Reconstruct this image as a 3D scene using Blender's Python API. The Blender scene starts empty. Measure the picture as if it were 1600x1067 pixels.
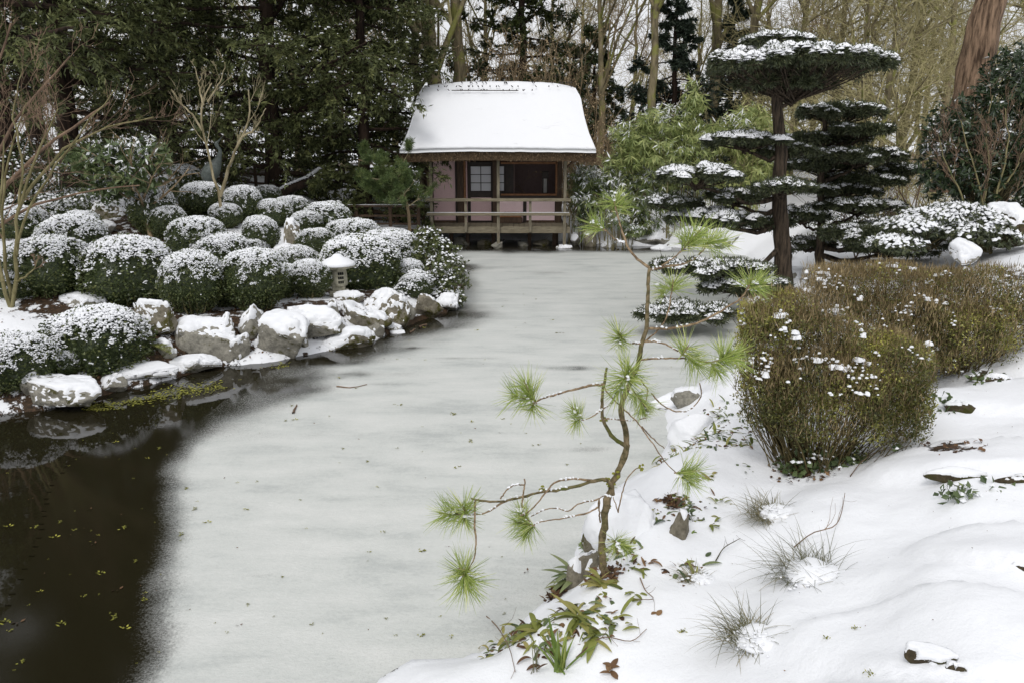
import bpy, math, random
import numpy as np
from mathutils import Vector

SC = bpy.context.scene
COL = SC.collection

# ------------------------------------------------------------------ camera
CAM_H = 3.2
FPX = 1244.4                      # 28 mm lens on a 36 mm sensor, in 1600-pixel units
TH = math.radians(14.03)
cam_d = bpy.data.cameras.new('camera'); cam = bpy.data.objects.new('camera', cam_d); COL.objects.link(cam)
cam_d.lens = 28.0; cam_d.sensor_width = 36.0; cam_d.clip_start = 0.05; cam_d.clip_end = 900
cam.location = (0, 0, CAM_H); cam.rotation_euler = (math.radians(90) - TH, 0, 0)
cam_d.dof.use_dof = False
SC.camera = cam

# ------------------------------------------------------------------ world and sun (overcast winter day)
SUN_EL, SUN_ROT = math.radians(48), math.radians(200)
W = bpy.data.worlds.new('World'); SC.world = W; W.use_nodes = True
nt = W.node_tree; nt.nodes.clear()
wo = nt.nodes.new('ShaderNodeOutputWorld'); bg = nt.nodes.new('ShaderNodeBackground')
sky = nt.nodes.new('ShaderNodeTexSky'); sky.sky_type = 'NISHITA'; sky.sun_disc = False
sky.sun_elevation = SUN_EL; sky.sun_rotation = SUN_ROT; sky.dust_density = 6; sky.air_density = 1.0
hs = nt.nodes.new('ShaderNodeHueSaturation'); hs.inputs['Saturation'].default_value = 0.12
mx = nt.nodes.new('ShaderNodeMix'); mx.data_type = 'RGBA'; mx.inputs[0].default_value = 0.82
mx.inputs[7].default_value = (8.6, 8.75, 9.1, 1)      # the cloud deck, even over the whole sky
nt.links.new(sky.outputs[0], hs.inputs['Color']); nt.links.new(hs.outputs[0], mx.inputs[6])
nt.links.new(mx.outputs[2], bg.inputs['Color']); bg.inputs['Strength'].default_value = 0.1
nt.links.new(bg.outputs[0], wo.inputs['Surface'])

sd_ = bpy.data.lights.new('sun', 'SUN'); sun = bpy.data.objects.new('sun', sd_); COL.objects.link(sun)
sd_.energy = 1.25; sd_.angle = math.radians(20); sd_.color = (1.0, 0.97, 0.93)
sun.rotation_euler = (math.radians(90) - SUN_EL, 0, math.radians(180) - SUN_ROT + math.pi - math.radians(0))
_sd = Vector((math.sin(SUN_ROT) * math.cos(SUN_EL), math.cos(SUN_ROT) * math.cos(SUN_EL), math.sin(SUN_EL)))
sun.rotation_euler = _sd.to_track_quat('Z', 'Y').to_euler()

SC.view_settings.view_transform = 'Standard'; SC.view_settings.look = 'None'
SC.view_settings.gamma = 1.0; SC.view_settings.use_curve_mapping = False
SC.view_settings.exposure = 0.14
SC.render.engine = 'CYCLES'
SC.cycles.max_bounces = 6; SC.cycles.transparent_max_bounces = 4

# ------------------------------------------------------------------ camera geometry helpers (reference pixels -> world points)
def ray(px, py):
    xc = (px - 800.0) / FPX; yc = (533.5 - py) / FPX
    return np.array([xc, math.cos(TH) + yc * math.sin(TH), -math.sin(TH) + yc * math.cos(TH)])
def AT(px, py, Y):
    d = ray(px, py); t = Y / d[1]
    return np.array([d[0] * t, Y, CAM_H + d[2] * t])
def ATZ(px, py, z=0.0):
    d = ray(px, py); t = (z - CAM_H) / d[2]
    return np.array([d[0] * t, d[1] * t, z])

# ------------------------------------------------------------------ noise
def _h(ix, iy, iz, s):
    n = (ix.astype(np.int64) * 374761393 + iy.astype(np.int64) * 668265263 + iz.astype(np.int64) * 2147483647 + s * 974711) & 0xffffffff
    n = ((n ^ (n >> 13)) * 1274126177) & 0xffffffff
    n = ((n ^ (n >> 16)) * 2246822519) & 0xffffffff
    return ((n ^ (n >> 15)) & 0xffffff) / float(0xffffff)
def vnoise(p, s=0):
    i = np.floor(p).astype(np.int64); f = p - i; f = f * f * (3 - 2 * f)
    r = 0
    for a in (0, 1):
        for b in (0, 1):
            for c in (0, 1):
                w = (f[:, 0] if a else 1 - f[:, 0]) * (f[:, 1] if b else 1 - f[:, 1]) * (f[:, 2] if c else 1 - f[:, 2])
                r = r + w * _h(i[:, 0] + a, i[:, 1] + b, i[:, 2] + c, s)
    return r
def fbm(p, o=4, s=0):
    p = np.asarray(p, float); r = 0; a = 0.5; t = 0
    for k in range(o):
        r = r + a * vnoise(p * (2 ** k) + 17.3 * k, s + k); t += a; a *= 0.5
    return r / t
def sstep(a, b, x):
    t = np.clip((x - a) / (b - a), 0, 1); return t * t * (3 - 2 * t)
def nrmz(v): return v / (np.linalg.norm(v, axis=-1, keepdims=True) + 1e-9)

# ------------------------------------------------------------------ mesh builder
class MB:
    def __init__(s): s.V = []; s.F = []; s.n = 0; s.var = []
    def add(s, V, F, mi=0, var=0.5):
        V = np.asarray(V, float).reshape(-1, 3); F = np.asarray(F, np.int64)
        if len(V) == 0 or len(F) == 0: return
        s.V.append(V); s.F.append((F + s.n, mi)); s.n += len(V)
        s.var.append(np.broadcast_to(np.asarray(var, float), (len(V),)))
    def mesh(s, name, mats, smooth=False, org=(0, 0, 0)):
        me = bpy.data.meshes.new(name)
        V = np.concatenate(s.V) - np.asarray(org, float)
        me.vertices.add(len(V)); me.vertices.foreach_set('co', V.astype(np.float32).ravel())
        li = np.concatenate([f.ravel() for f, m in s.F])
        cnt = np.concatenate([np.full(len(f), f.shape[1]) for f, m in s.F])
        mi = np.concatenate([np.full(len(f), m) for f, m in s.F])
        st = np.concatenate([[0], np.cumsum(cnt)[:-1]])
        me.loops.add(len(li)); me.loops.foreach_set('vertex_index', li.astype(np.int32))
        me.polygons.add(len(cnt)); me.polygons.foreach_set('loop_start', st.astype(np.int32))
        me.polygons.foreach_set('material_index', mi.astype(np.int32))
        me.polygons.foreach_set('use_smooth', np.full(len(cnt), smooth))
        for m in (mats if isinstance(mats, (list, tuple)) else [mats]): me.materials.append(m)
        a = me.attributes.new('var', 'FLOAT', 'POINT'); a.data.foreach_set('value', np.concatenate(s.var).astype(np.float32))
        me.update(calc_edges=True); me.validate()
        return me
def obj(name, mb, mats, parent=None, smooth=False, org=(0, 0, 0), label=None, kind=None):
    me = mb.mesh(name, mats, smooth, org) if isinstance(mb, MB) else mb
    o = bpy.data.objects.new(name, me); COL.objects.link(o)
    if parent is not None: o.parent = parent
    elif any(org): o.location = org
    if label: o['label'] = label
    if kind or name in ('snow', 'foliage', 'crown', 'twig', 'needles'): o['kind'] = kind or 'stuff'
    return o
def thing(name, label, cat, loc=(0, 0, 0), rz=0, group=None):
    o = bpy.data.objects.new(name, None); COL.objects.link(o); o.empty_display_size = 0.1
    o.location = tuple(float(c) for c in loc); o.rotation_euler = (0, 0, rz)
    tag(o, label, cat, group); return o
def tag(o, label, cat, group=None):
    o['label'] = label; o['category'] = cat
    if group: o['group'] = group
    return o
def dup(root, loc=None, rz=None, scale=None, label=None):
    r = root.copy(); COL.objects.link(r)
    if loc is not None: r.location = tuple(float(c) for c in loc)
    if rz is not None: r.rotation_euler = (0, 0, rz)
    if scale is not None: r.scale = scale if hasattr(scale, '__len__') else (scale,) * 3
    if label: r['label'] = label
    for ch in KIDS[root.name] if root.name in KIDS else [c for c in bpy.data.objects if c.parent == root]:
        c = ch.copy(); COL.objects.link(c); c.parent = r
    return r
KIDS = {}

# ------------------------------------------------------------------ shape makers (all vectorised)
def tubes(mb, P, R, sides=3, mi=0, var=0.5, cap=False):
    """P (M,N,3) centre lines, R (M,N) radii"""
    P = np.asarray(P, float); R = np.asarray(R, float)
    if P.ndim == 2: P = P[None]; R = R[None]
    M, N = R.shape
    if M == 0: return
    T = np.empty_like(P); T[:, 1:-1] = P[:, 2:] - P[:, :-2]; T[:, 0] = P[:, 1] - P[:, 0]; T[:, -1] = P[:, -1] - P[:, -2]
    T = nrmz(T)
    chord = nrmz(P[:, -1] - P[:, 0] + 1e-6)
    ref = np.where((np.abs(chord[:, 2:3]) > 0.8), np.array([[1.0, 0.1, 0]]), np.array([[0, 0.1, 1.0]]))
    A = nrmz(np.cross(T, ref[:, None, :])); B = np.cross(T, A)
    ang = np.arange(sides) * 2 * math.pi / sides
    V = P[:, :, None, :] + R[:, :, None, None] * (np.cos(ang)[None, None, :, None] * A[:, :, None, :] + np.sin(ang)[None, None, :, None] * B[:, :, None, :])
    idx = np.arange(M * N * sides).reshape(M, N, sides)
    a = idx[:, :-1, :]; b = np.roll(a, -1, 2); c = idx[:, 1:, :]; d = np.roll(c, -1, 2)
    F = np.stack([a, b, d, c], -1).reshape(-1, 4)
    v = np.broadcast_to(np.asarray(var, float).reshape(-1, 1, 1) if np.ndim(var) else var, (M, N, sides)).ravel()
    mb.add(V, F, mi, v)
    if cap and sides > 3:
        C = P[:, -1]; k = len(C); VV = np.concatenate([V[:, -1].reshape(-1, 3), C + T[:, -1] * R[:, -1:] * 0.3])
        q = np.arange(k * sides).reshape(k, sides)
        FF = np.stack([q, np.roll(q, -1, 1), np.broadcast_to((k * sides + np.arange(k))[:, None], q.shape)], -1).reshape(-1, 3)
        mb.add(VV, FF, mi, 0.5)
def resample(pts, n):
    pts = np.asarray(pts, float)
    # Catmull-Rom through the points, n samples
    m = len(pts)
    if m == 2: return pts[0] + (pts[1] - pts[0]) * np.linspace(0, 1, n)[:, None]
    e = np.vstack([2 * pts[0] - pts[1], pts, 2 * pts[-1] - pts[-2]])
    seg = np.linalg.norm(np.diff(pts, axis=0), axis=1); cu = np.concatenate([[0], np.cumsum(seg)])
    u = np.linspace(0, cu[-1], n); i = np.clip(np.searchsorted(cu, u, 'right') - 1, 0, m - 2)
    t = ((u - cu[i]) / (seg[i] + 1e-9))[:, None]
    p0, p1, p2, p3 = e[i], e[i + 1], e[i + 2], e[i + 3]
    return 0.5 * ((2 * p1) + (-p0 + p2) * t + (2 * p0 - 5 * p1 + 4 * p2 - p3) * t ** 2 + (-p0 + 3 * p1 - 3 * p2 + p3) * t ** 3)
def limb(mb, pts, r0, r1, n=10, sides=6, mi=0, rng=None, wig=0.0, var=0.5):
    P = resample(pts, n)
    if rng is not None and wig: P[1:] += rng.normal(0, wig, (n - 1, 3))
    R = np.linspace(r0, r1, n)
    tubes(mb, P[None], R[None], sides, mi, var, cap=True)
    return P[None], R[None]
def grow(rng, P, R, k, t0, t1, a0, a1, lr, n=6, wig=0.12, trop=0.0, rr=0.6, lvar=0.35, tap=0.25, absl=None, flat=1.0, minr=0.0):
    M, N = R.shape
    t = rng.uniform(t0, t1, M * k) * (N - 1); par = np.repeat(np.arange(M), k)
    i = np.clip(t.astype(int), 0, N - 2); f = (t - i)[:, None]
    S = P[par, i] * (1 - f) + P[par, i + 1] * f
    T = nrmz(P[par, i + 1] - P[par, i])
    rp = R[par, i] * (1 - f[:, 0]) + R[par, i + 1] * f[:, 0]
    L = np.linalg.norm(P[:, -1] - P[:, 0], axis=1)[par]
    rv = rng.normal(size=(M * k, 3)); rv[:, 2] *= flat; perp = nrmz(np.cross(T, nrmz(np.cross(T, rv))))
    a = rng.uniform(a0, a1, M * k)[:, None]
    D = T * np.cos(a) + perp * np.sin(a)
    if absl is None: ln = L * lr * rng.uniform(1 - lvar, 1 + lvar, M * k) * (1.15 - 0.55 * t / (N - 1))
    else: ln = absl * rng.uniform(1 - lvar, 1 + lvar, M * k)
    Q = np.empty((M * k, n, 3)); Q[:, 0] = S
    for j in range(1, n):
        D = nrmz(D + rng.normal(0, wig, D.shape) + np.array([0, 0, trop]))
        Q[:, j] = Q[:, j - 1] + D * (ln / (n - 1))[:, None]
    r0 = np.maximum(rp * rr, minr)
    RR = r0[:, None] * np.linspace(1, tap, n)[None]
    return Q, np.maximum(RR, minr * 0.7)
def leaves(mb, C, D, Nn, L, Wd, mi=0, var=0.5, fold=0.0):
    """rhombic leaves: base C, long axis D, normal Nn"""
    D = nrmz(D); S = nrmz(np.cross(D, Nn)); n = len(C)
    if n == 0: return
    L = np.broadcast_to(L, (n,))[:, None]; Wd = np.broadcast_to(Wd, (n,))[:, None]
    up = np.cross(S, D)
    a = C; b = C + D * L * 0.45 + S * Wd * 0.5 + up * Wd * fold; c = C + D * L; d = C + D * L * 0.45 - S * Wd * 0.5 + up * Wd * fold
    V = np.stack([a, b, c, d], 1).reshape(-1, 3); q = np.arange(n * 4).reshape(n, 4)
    vv = np.repeat(np.broadcast_to(var, (n,)), 4)
    if fold: mb.add(V, np.concatenate([q[:, [0, 1, 2]], q[:, [0, 2, 3]]]), mi, vv)
    else: mb.add(V, q, mi, vv)
def clumps(mb, C, r, rng, flat=0.55, N=None, mi=0, k=5, lite=False):
    """small irregular heaps of snow: a skirt, a shoulder ring and a top"""
    n = len(C)
    if n == 0: return
    r = np.broadcast_to(r, (n,))
    up = np.tile([0, 0, 1.0], (n, 1)) if N is None else nrmz(N * 0.6 + np.array([0, 0, 0.8]))
    A = nrmz(np.cross(up, rng.normal(size=(n, 3)))); B = np.cross(up, A)
    ang = np.arange(k) * 2 * math.pi / k
    rj = r[:, None] * rng.uniform(0.6, 1.35, (n, k)); rj2 = rj * 0.72
    cs = np.cos(ang)[None, :, None]; sn = np.sin(ang)[None, :, None]
    ring1 = C[:, None] + rj[..., None] * (cs * A[:, None] + sn * B[:, None]) - up[:, None] * (r * 0.28)[:, None, None]
    ring2 = C[:, None] + rj2[..., None] * (cs * A[:, None] + sn * B[:, None]) + up[:, None] * (r * flat * 0.6)[:, None, None]
    top = C[:, None] + up[:, None] * (r * flat)[:, None, None]
    if lite:
        V = np.concatenate([ring1 + up[:, None] * (r * .12)[:, None, None], top], 1).reshape(-1, 3); b = (np.arange(n) * (k + 1))[:, None]; j = np.arange(k)[None]
        mb.add(V, np.stack([b + j, b + (j + 1) % k, np.broadcast_to(b + k, (n, k))], -1).reshape(-1, 3), mi, 0.5); return
    V = np.concatenate([ring1, ring2, top], 1)                 # n, 2k+1
    b = (np.arange(n) * (2 * k + 1))[:, None]; j = np.arange(k)[None]; j2 = (j + 1) % k
    Q = np.stack([b + j, b + j2, b + k + j2, b + k + j], -1).reshape(-1, 4)
    T = np.stack([b + k + j, b + k + j2, np.broadcast_to(b + 2 * k, (n, k))], -1).reshape(-1, 3)
    V = V.reshape(-1, 3); m0 = mb.n
    mb.add(V, Q, mi, 0.5); mb.F.append((T + m0, mi))
def box(mb, x0, x1, y0, y1, z0, z1, mi=0, bev=0.0, var=0.5):
    if bev <= 0:
        V = [(x, y, z) for x in (x0, x1) for y in (y0, y1) for z in (z0, z1)]
        F = [(0, 1, 3, 2), (4, 6, 7, 5), (0, 4, 5, 1), (2, 3, 7, 6), (0, 2, 6, 4), (1, 5, 7, 3)]
        mb.add(V, F, mi, var); return
    b = bev
    V = []
    for x, sx in ((x0, 1), (x1, -1)):
        for y, sy in ((y0, 1), (y1, -1)):
            for z, sz in ((z0, 1), (z1, -1)):
                V += [(x + 0, y + sy * b, z + sz * b), (x + sx * b, y, z + sz * b), (x + sx * b, y + sy * b, z)]
    I = lambda i, j, k, a: ((i * 2 + j) * 2 + k) * 3 + a
    F4 = [(I(0,0,0,0), I(0,0,1,0), I(0,1,1,0), I(0,1,0,0)), (I(1,0,0,0), I(1,1,0,0), I(1,1,1,0), I(1,0,1,0)),
          (I(0,0,0,1), I(1,0,0,1), I(1,0,1,1), I(0,0,1,1)), (I(0,1,0,1), I(0,1,1,1), I(1,1,1,1), I(1,1,0,1)),
          (I(0,0,0,2), I(0,1,0,2), I(1,1,0,2), I(1,0,0,2)), (I(0,0,1,2), I(1,0,1,2), I(1,1,1,2), I(0,1,1,2))]
    for i in (0, 1):
        for j in (0, 1): F4.append((I(i,j,0,0), I(i,j,0,1), I(i,j,1,1), I(i,j,1,0)))
    for i in (0, 1):
        for k in (0, 1): F4.append((I(i,0,k,0), I(i,0,k,2), I(i,1,k,2), I(i,1,k,0)))
    for j in (0, 1):
        for k in (0, 1): F4.append((I(0,j,k,1), I(0,j,k,2), I(1,j,k,2), I(1,j,k,1)))
    F3 = [(I(i,j,k,0), I(i,j,k,1), I(i,j,k,2)) for i in (0,1) for j in (0,1) for k in (0,1)]
    m0 = mb.n; mb.add(V, F4, mi, var); mb.F.append((np.array(F3) + m0, mi))
def lathe(mb, prof, c, seg=16, mi=0, sq=0.0):
    """prof: list of (r,z)"""
    a = np.arange(seg) * 2 * math.pi / seg; V = []
    for r, z in prof:
        V.append(np.stack([c[0] + r * np.cos(a), c[1] + r * np.sin(a), np.full(seg, c[2] + z)], -1))
    V = np.concatenate(V); n = len(prof); q = np.arange(n * seg).reshape(n, seg)
    A = q[:-1]; B = np.roll(A, -1, 1); C2 = q[1:]; D = np.roll(C2, -1, 1)
    mb.add(V, np.stack([A, B, D, C2], -1).reshape(-1, 4), mi)

_ico = {}
def ico(sub):
    if sub not in _ico:
        import bmesh
        bm = bmesh.new(); bmesh.ops.create_icosphere(bm, subdivisions=sub, radius=1.0)
        V = np.array([v.co[:] for v in bm.verts]); F = np.array([[v.index for v in f.verts] for f in bm.faces]); bm.free()
        _ico[sub] = (V, F)
    return _ico[sub]
def vnormals(V, F):
    n = np.cross(V[F[:, 1]] - V[F[:, 0]], V[F[:, 2]] - V[F[:, 0]]); N = np.zeros_like(V)
    for k in range(3): np.add.at(N, F[:, k], n)
    return nrmz(N)

# ------------------------------------------------------------------ materials
def M_(name):
    m = bpy.data.materials.new(name); m.use_nodes = True; t = m.node_tree; p = t.nodes['Principled BSDF']; return m, t, p
def ramp(t, fac, cols):
    r = t.nodes.new('ShaderNodeValToRGB'); e = r.color_ramp.elements
    while len(e) < len(cols): e.new(0.5)
    for i, (pos, c) in enumerate(cols): e[i].position = pos; e[i].color = (*c, 1)
    t.links.new(fac, r.inputs[0]); return r.outputs[0]
def noise(t, scale, detail=4, rough=0.6, vec=None, dist=0.0):
    n = t.nodes.new('ShaderNodeTexNoise'); n.inputs['Scale'].default_value = scale; n.inputs['Detail'].default_value = detail
    n.inputs['Roughness'].default_value = rough; n.inputs['Distortion'].default_value = dist
    if vec is not None: t.links.new(vec, n.inputs['Vector'])
    return n.outputs['Fac']
def coords(t, obj_space=True, scale=None):
    c = t.nodes.new('ShaderNodeTexCoord'); o = c.outputs['Object'] if obj_space else c.outputs['Generated']
    if scale:
        mp = t.nodes.new('ShaderNodeMapping'); mp.inputs['Scale'].default_value = scale; t.links.new(o, mp.inputs[0]); o = mp.outputs[0]
    return o
def bump(t, p, h, dist=0.02, strength=0.5):
    b = t.nodes.new('ShaderNodeBump'); b.inputs['Distance'].default_value = dist; b.inputs['Strength'].default_value = strength
    t.links.new(h, b.inputs['Height']); t.links.new(b.outputs[0], p.inputs['Normal']); return b
def attr(t, name='var'):
    a = t.nodes.new('ShaderNodeAttribute'); a.attribute_name = name; return a.outputs['Fac']
def math_(t, op, a, b=None, clamp=False):
    m = t.nodes.new('ShaderNodeMath'); m.operation = op; m.use_clamp = clamp
    for i, v in enumerate((a, b)):
        if v is None: continue
        if isinstance(v, (int, float)): m.inputs[i].default_value = v
        else: t.links.new(v, m.inputs[i])
    return m.outputs[0]
def mixc(t, fac, a, b):
    m = t.nodes.new('ShaderNodeMix'); m.data_type = 'RGBA'
    for i, v in ((0, fac), (6, a), (7, b)):
        if isinstance(v, (tuple, list)): m.inputs[i].default_value = (*v, 1)
        elif isinstance(v, (int, float)): m.inputs[i].default_value = v
        else: t.links.new(v, m.inputs[i])
    return m.outputs[2]
def mapr(t, x, a, b, c=0.0, d=1.0, smooth=True):
    m = t.nodes.new('ShaderNodeMapRange'); m.clamp = True
    if smooth: m.interpolation_type = 'SMOOTHSTEP'
    for i, v in enumerate((a, b, c, d), 1): m.inputs[i].default_value = v
    t.links.new(x, m.inputs[0]); return m.outputs[0]

def leaf_mat(name, c0, c1, c2=None, rough=0.45, trans=0.25, spec=0.4):
    m, t, p = M_(name)
    cols = [(0.0, c0), (1.0, c1)] if c2 is None else [(0.0, c0), (0.55, c1), (1.0, c2)]
    c = ramp(t, attr(t), cols); t.links.new(c, p.inputs['Base Color']); p.inputs['Roughness'].default_value = rough
    p.inputs['Specular IOR Level'].default_value = spec
    if trans:
        tr = t.nodes.new('ShaderNodeBsdfTranslucent'); t.links.new(c, tr.inputs[0])
        ms = t.nodes.new('ShaderNodeMixShader'); ms.inputs[0].default_value = trans
        t.links.new(p.outputs[0], ms.inputs[1]); t.links.new(tr.outputs[0], ms.inputs[2])
        t.links.new(ms.outputs[0], t.nodes['Material Output'].inputs['Surface'])
    return m
def bark_mat(name, c0, c1, scale=6, stretch=(1, 1, 0.2), moss=None, bd=0.02):
    m, t, p = M_(name); v = coords(t, True, stretch)
    n = noise(t, scale, 6, 0.65, v)
    c = ramp(t, n, [(0.38, c0), (0.62, c1)])
    if moss:
        c = mixc(t, mapr(t, noise(t, 2.2, 4, 0.6, coords(t)), 0.48, 0.62), c, moss)
    t.links.new(c, p.inputs['Base Color']); p.inputs['Roughness'].default_value = 0.85
    p.inputs['Specular IOR Level'].default_value = 0.2
    bump(t, p, n, bd, 0.8); return m

SNOWC = (0.80, 0.81, 0.835)
def snow_mat(name='snow', bs=30, bd=0.012):
    m, t, p = M_(name); p.inputs['Base Color'].default_value = (*SNOWC, 1); p.inputs['Roughness'].default_value = 0.7
    p.inputs['Specular IOR Level'].default_value = 0.25
    v = coords(t); h = math_(t, 'ADD', noise(t, bs, 8, 0.75, v), math_(t, 'MULTIPLY', noise(t, bs * 0.22, 3, 0.5, v), 2.2))
    bump(t, p, h, bd, 0.55); return m
m_snow = snow_mat()
m_snow_soft = snow_mat('roof_snow', 14, 0.006)
_t = m_snow_soft.node_tree; _v = coords(_t, True, (.55, 1.2, 1.6))
_t.links.new(mixc(_t, mapr(_t, noise(_t, 2.4, 8, .72, _v, .6), .60, .80), SNOWC, (.50, .50, .50)), _t.nodes['Principled BSDF'].inputs['Base Color'])
m_yew = leaf_mat('yew_needles', (0.040, 0.050, 0.020), (0.115, 0.13, 0.048), (0.22, 0.225, 0.09), 0.55, 0.12, 0.25)
m_spruce = leaf_mat('spruce_needles', (0.025, 0.038, 0.028), (0.055, 0.075, 0.052), (0.09, 0.11, 0.07), 0.55, 0.12, 0.25)
m_ivy = leaf_mat('ivy_leaf', (0.025, 0.038, 0.012), (0.07, 0.09, 0.028), (0.13, 0.14, 0.05), 0.45, 0.15)
m_box = leaf_mat('box_leaf', (0.030, 0.044, 0.016), (0.082, 0.105, 0.036), (0.16, 0.17, 0.06), 0.42, 0.15)
m_cloud = leaf_mat('cloud_tree_needles', (0.026, 0.034, 0.018), (0.078, 0.094, 0.045), (0.145, 0.15, 0.07), 0.5, 0.12)
m_bam = leaf_mat('bamboo_leaf', (0.10, 0.14, 0.05), (0.32, 0.38, 0.14), (0.58, 0.60, 0.26), 0.4, 0.35)
m_bam2 = leaf_mat('low_bamboo_leaf', (0.05, 0.08, 0.035), (0.16, 0.21, 0.08), (0.38, 0.42, 0.17), 0.4, 0.3)
m_rhodo = leaf_mat('rhododendron_leaf', (0.012, 0.024, 0.010), (0.034, 0.056, 0.022), (0.07, 0.09, 0.035), 0.28, 0.1, 0.6)
m_pieris = leaf_mat('evergreen_leaf', (0.04, 0.065, 0.025), (0.12, 0.16, 0.065), (0.21, 0.24, 0.10), 0.35, 0.2)
m_needle = leaf_mat('pine_needle', (0.10, 0.16, 0.03), (0.34, 0.43, 0.10), (0.74, 0.74, 0.32), 0.4, 0.35)
m_needle_far = leaf_mat('small_pine_needle', (0.05, 0.08, 0.03), (0.12, 0.17, 0.055), (0.22, 0.26, 0.09), 0.45, 0.3)
m_hedge_leaf = leaf_mat('hedge_leaf', (0.045, 0.052, 0.016), (0.18, 0.18, 0.045), (0.56, 0.54, 0.12), 0.4, 0.25)
m_hedge_brown = leaf_mat('hedge_stalk', (0.10, 0.07, 0.032), (0.24, 0.18, 0.085), (0.40, 0.31, 0.17), 0.7, 0.1)
m_fern = leaf_mat('fern_frond', (0.10, 0.12, 0.02), (0.24, 0.26, 0.06), (0.38, 0.32, 0.12), 0.5, 0.3)
m_litter = leaf_mat('dead_leaf', (0.035, 0.018, 0.009), (0.11, 0.055, 0.025), (0.22, 0.13, 0.06), 0.7, 0.1)
m_sedge = leaf_mat('sedge_blade', (0.055, 0.06, 0.025), (0.15, 0.145, 0.07), (0.32, 0.27, 0.16), 0.5, 0.2)
m_iris = leaf_mat('iris_blade', (0.08, 0.14, 0.025), (0.20, 0.28, 0.06), (0.34, 0.38, 0.10), 0.4, 0.3)
m_moss = leaf_mat('moss_bit', (0.09, 0.09, 0.015), (0.22, 0.22, 0.03), (0.38, 0.36, 0.06), 0.8, 0.1)
m_bark_dark = bark_mat('dark_bark', (0.012, 0.008, 0.006), (0.05, 0.032, 0.022))
m_bark_cloud = bark_mat('cloud_tree_bark', (0.018, 0.014, 0.010), (0.09, 0.066, 0.046), 20, (1, 1, 0.14), None, 0.05)
m_bark_red = bark_mat('red_brown_bark', (0.055, 0.034, 0.021), (0.30, 0.20, 0.13), 13, (1, 1, 0.14), None, 0.14)
m_bark_grey = bark_mat('grey_green_bark', (0.09, 0.075, 0.045), (0.24, 0.20, 0.12), 5, (1, 1, 0.25), (0.20, 0.20, 0.06))
m_twig_lichen = bark_mat('lichen_twig', (0.22, 0.195, 0.10), (0.42, 0.37, 0.19), 3)
m_twig_brown_haze = bark_mat('brown_twig_haze', (0.14, 0.10, 0.06), (0.34, 0.26, 0.16), 3)  # brown lightened: haze over the distant trees is put into the twig colour
m_twig_tan = leaf_mat('dry_tan_leaf', (0.20, 0.14, 0.07), (0.38, 0.28, 0.16), (0.52, 0.41, 0.25), 0.7, 0.2)
m_twig_red = bark_mat('reddish_twig', (0.10, 0.065, 0.045), (0.24, 0.165, 0.11), 4)
m_branch_olive = bark_mat('olive_branch', (0.12, 0.105, 0.045), (0.25, 0.22, 0.115), 14)
m_branch_pale = bark_mat('pale_branch', (0.19, 0.16, 0.09), (0.40, 0.34, 0.22), 8)
m_pine_bark = bark_mat('young_pine_bark', (0.11, 0.075, 0.045), (0.33, 0.24, 0.15), 30, (1, 1, 1), None, 0.006)
m_pine_bark_moss = bark_mat('mossy_pine_bark', (0.07, 0.06, 0.028), (0.22, 0.17, 0.10), 26, (1, 1, 1), (0.09, 0.10, 0.02), 0.008)
m_stalk_dark = bark_mat('dark_stem', (0.03, 0.024, 0.012), (0.10, 0.085, 0.04), 9)
# ------------------------------------------------------------------ the pond outline (world x,y at water level)
shore_px = [(-900, 700), (-300, 690), (0, 648), (70, 640), (140, 622), (270, 592), (330, 574), (372, 570), (420, 566), (470, 556), (520, 547), (575, 537), (612, 520),
            (655, 502), (700, 488), (722, 470), (726, 452), (712, 430), (695, 408), (680, 392), (672, 381), (700, 377), (790, 376), (880, 378),
            (930, 382), (985, 385), (1040, 386), (1100, 392), (1165, 400), (1215, 420), (1235, 450), (1225, 490), (1190, 540), (1135, 585),
            (1098, 600), (1062, 625), (1040, 650), (1046, 690), (1020, 735), (960, 770), (925, 800), (908, 850), (885, 900), (850, 945), (800, 995), (745, 1028), (640, 1036), (596, 1060),
            (560, 1095), (380, 1200), (-300, 1300), (-2200, 1050)]
POND = np.array([ATZ(a, b)[:2] for a, b in shore_px])
def sdist(x, y, poly=POND, closed=True):
    """signed distance: positive on land"""
    p = np.stack([x, y], -1); best = np.full(x.shape, 1e9); ins = np.zeros(x.shape, bool)
    n = len(poly)
    for i in range(n if closed else n - 1):
        a = poly[i]; b = poly[(i + 1) % n]; e = b - a; w = p - a
        t = np.clip((w @ e) / (e @ e + 1e-12), 0, 1)
        best = np.minimum(best, np.linalg.norm(w - t[..., None] * e, axis=-1))
        if closed:
            c = (a[1] > y) != (b[1] > y)
            xi = a[0] + (y - a[1]) / (b[1] - a[1] + 1e-12) * e[0]
            ins ^= c & (x < xi)
    return np.where(ins, -best, best) if closed else best
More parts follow.
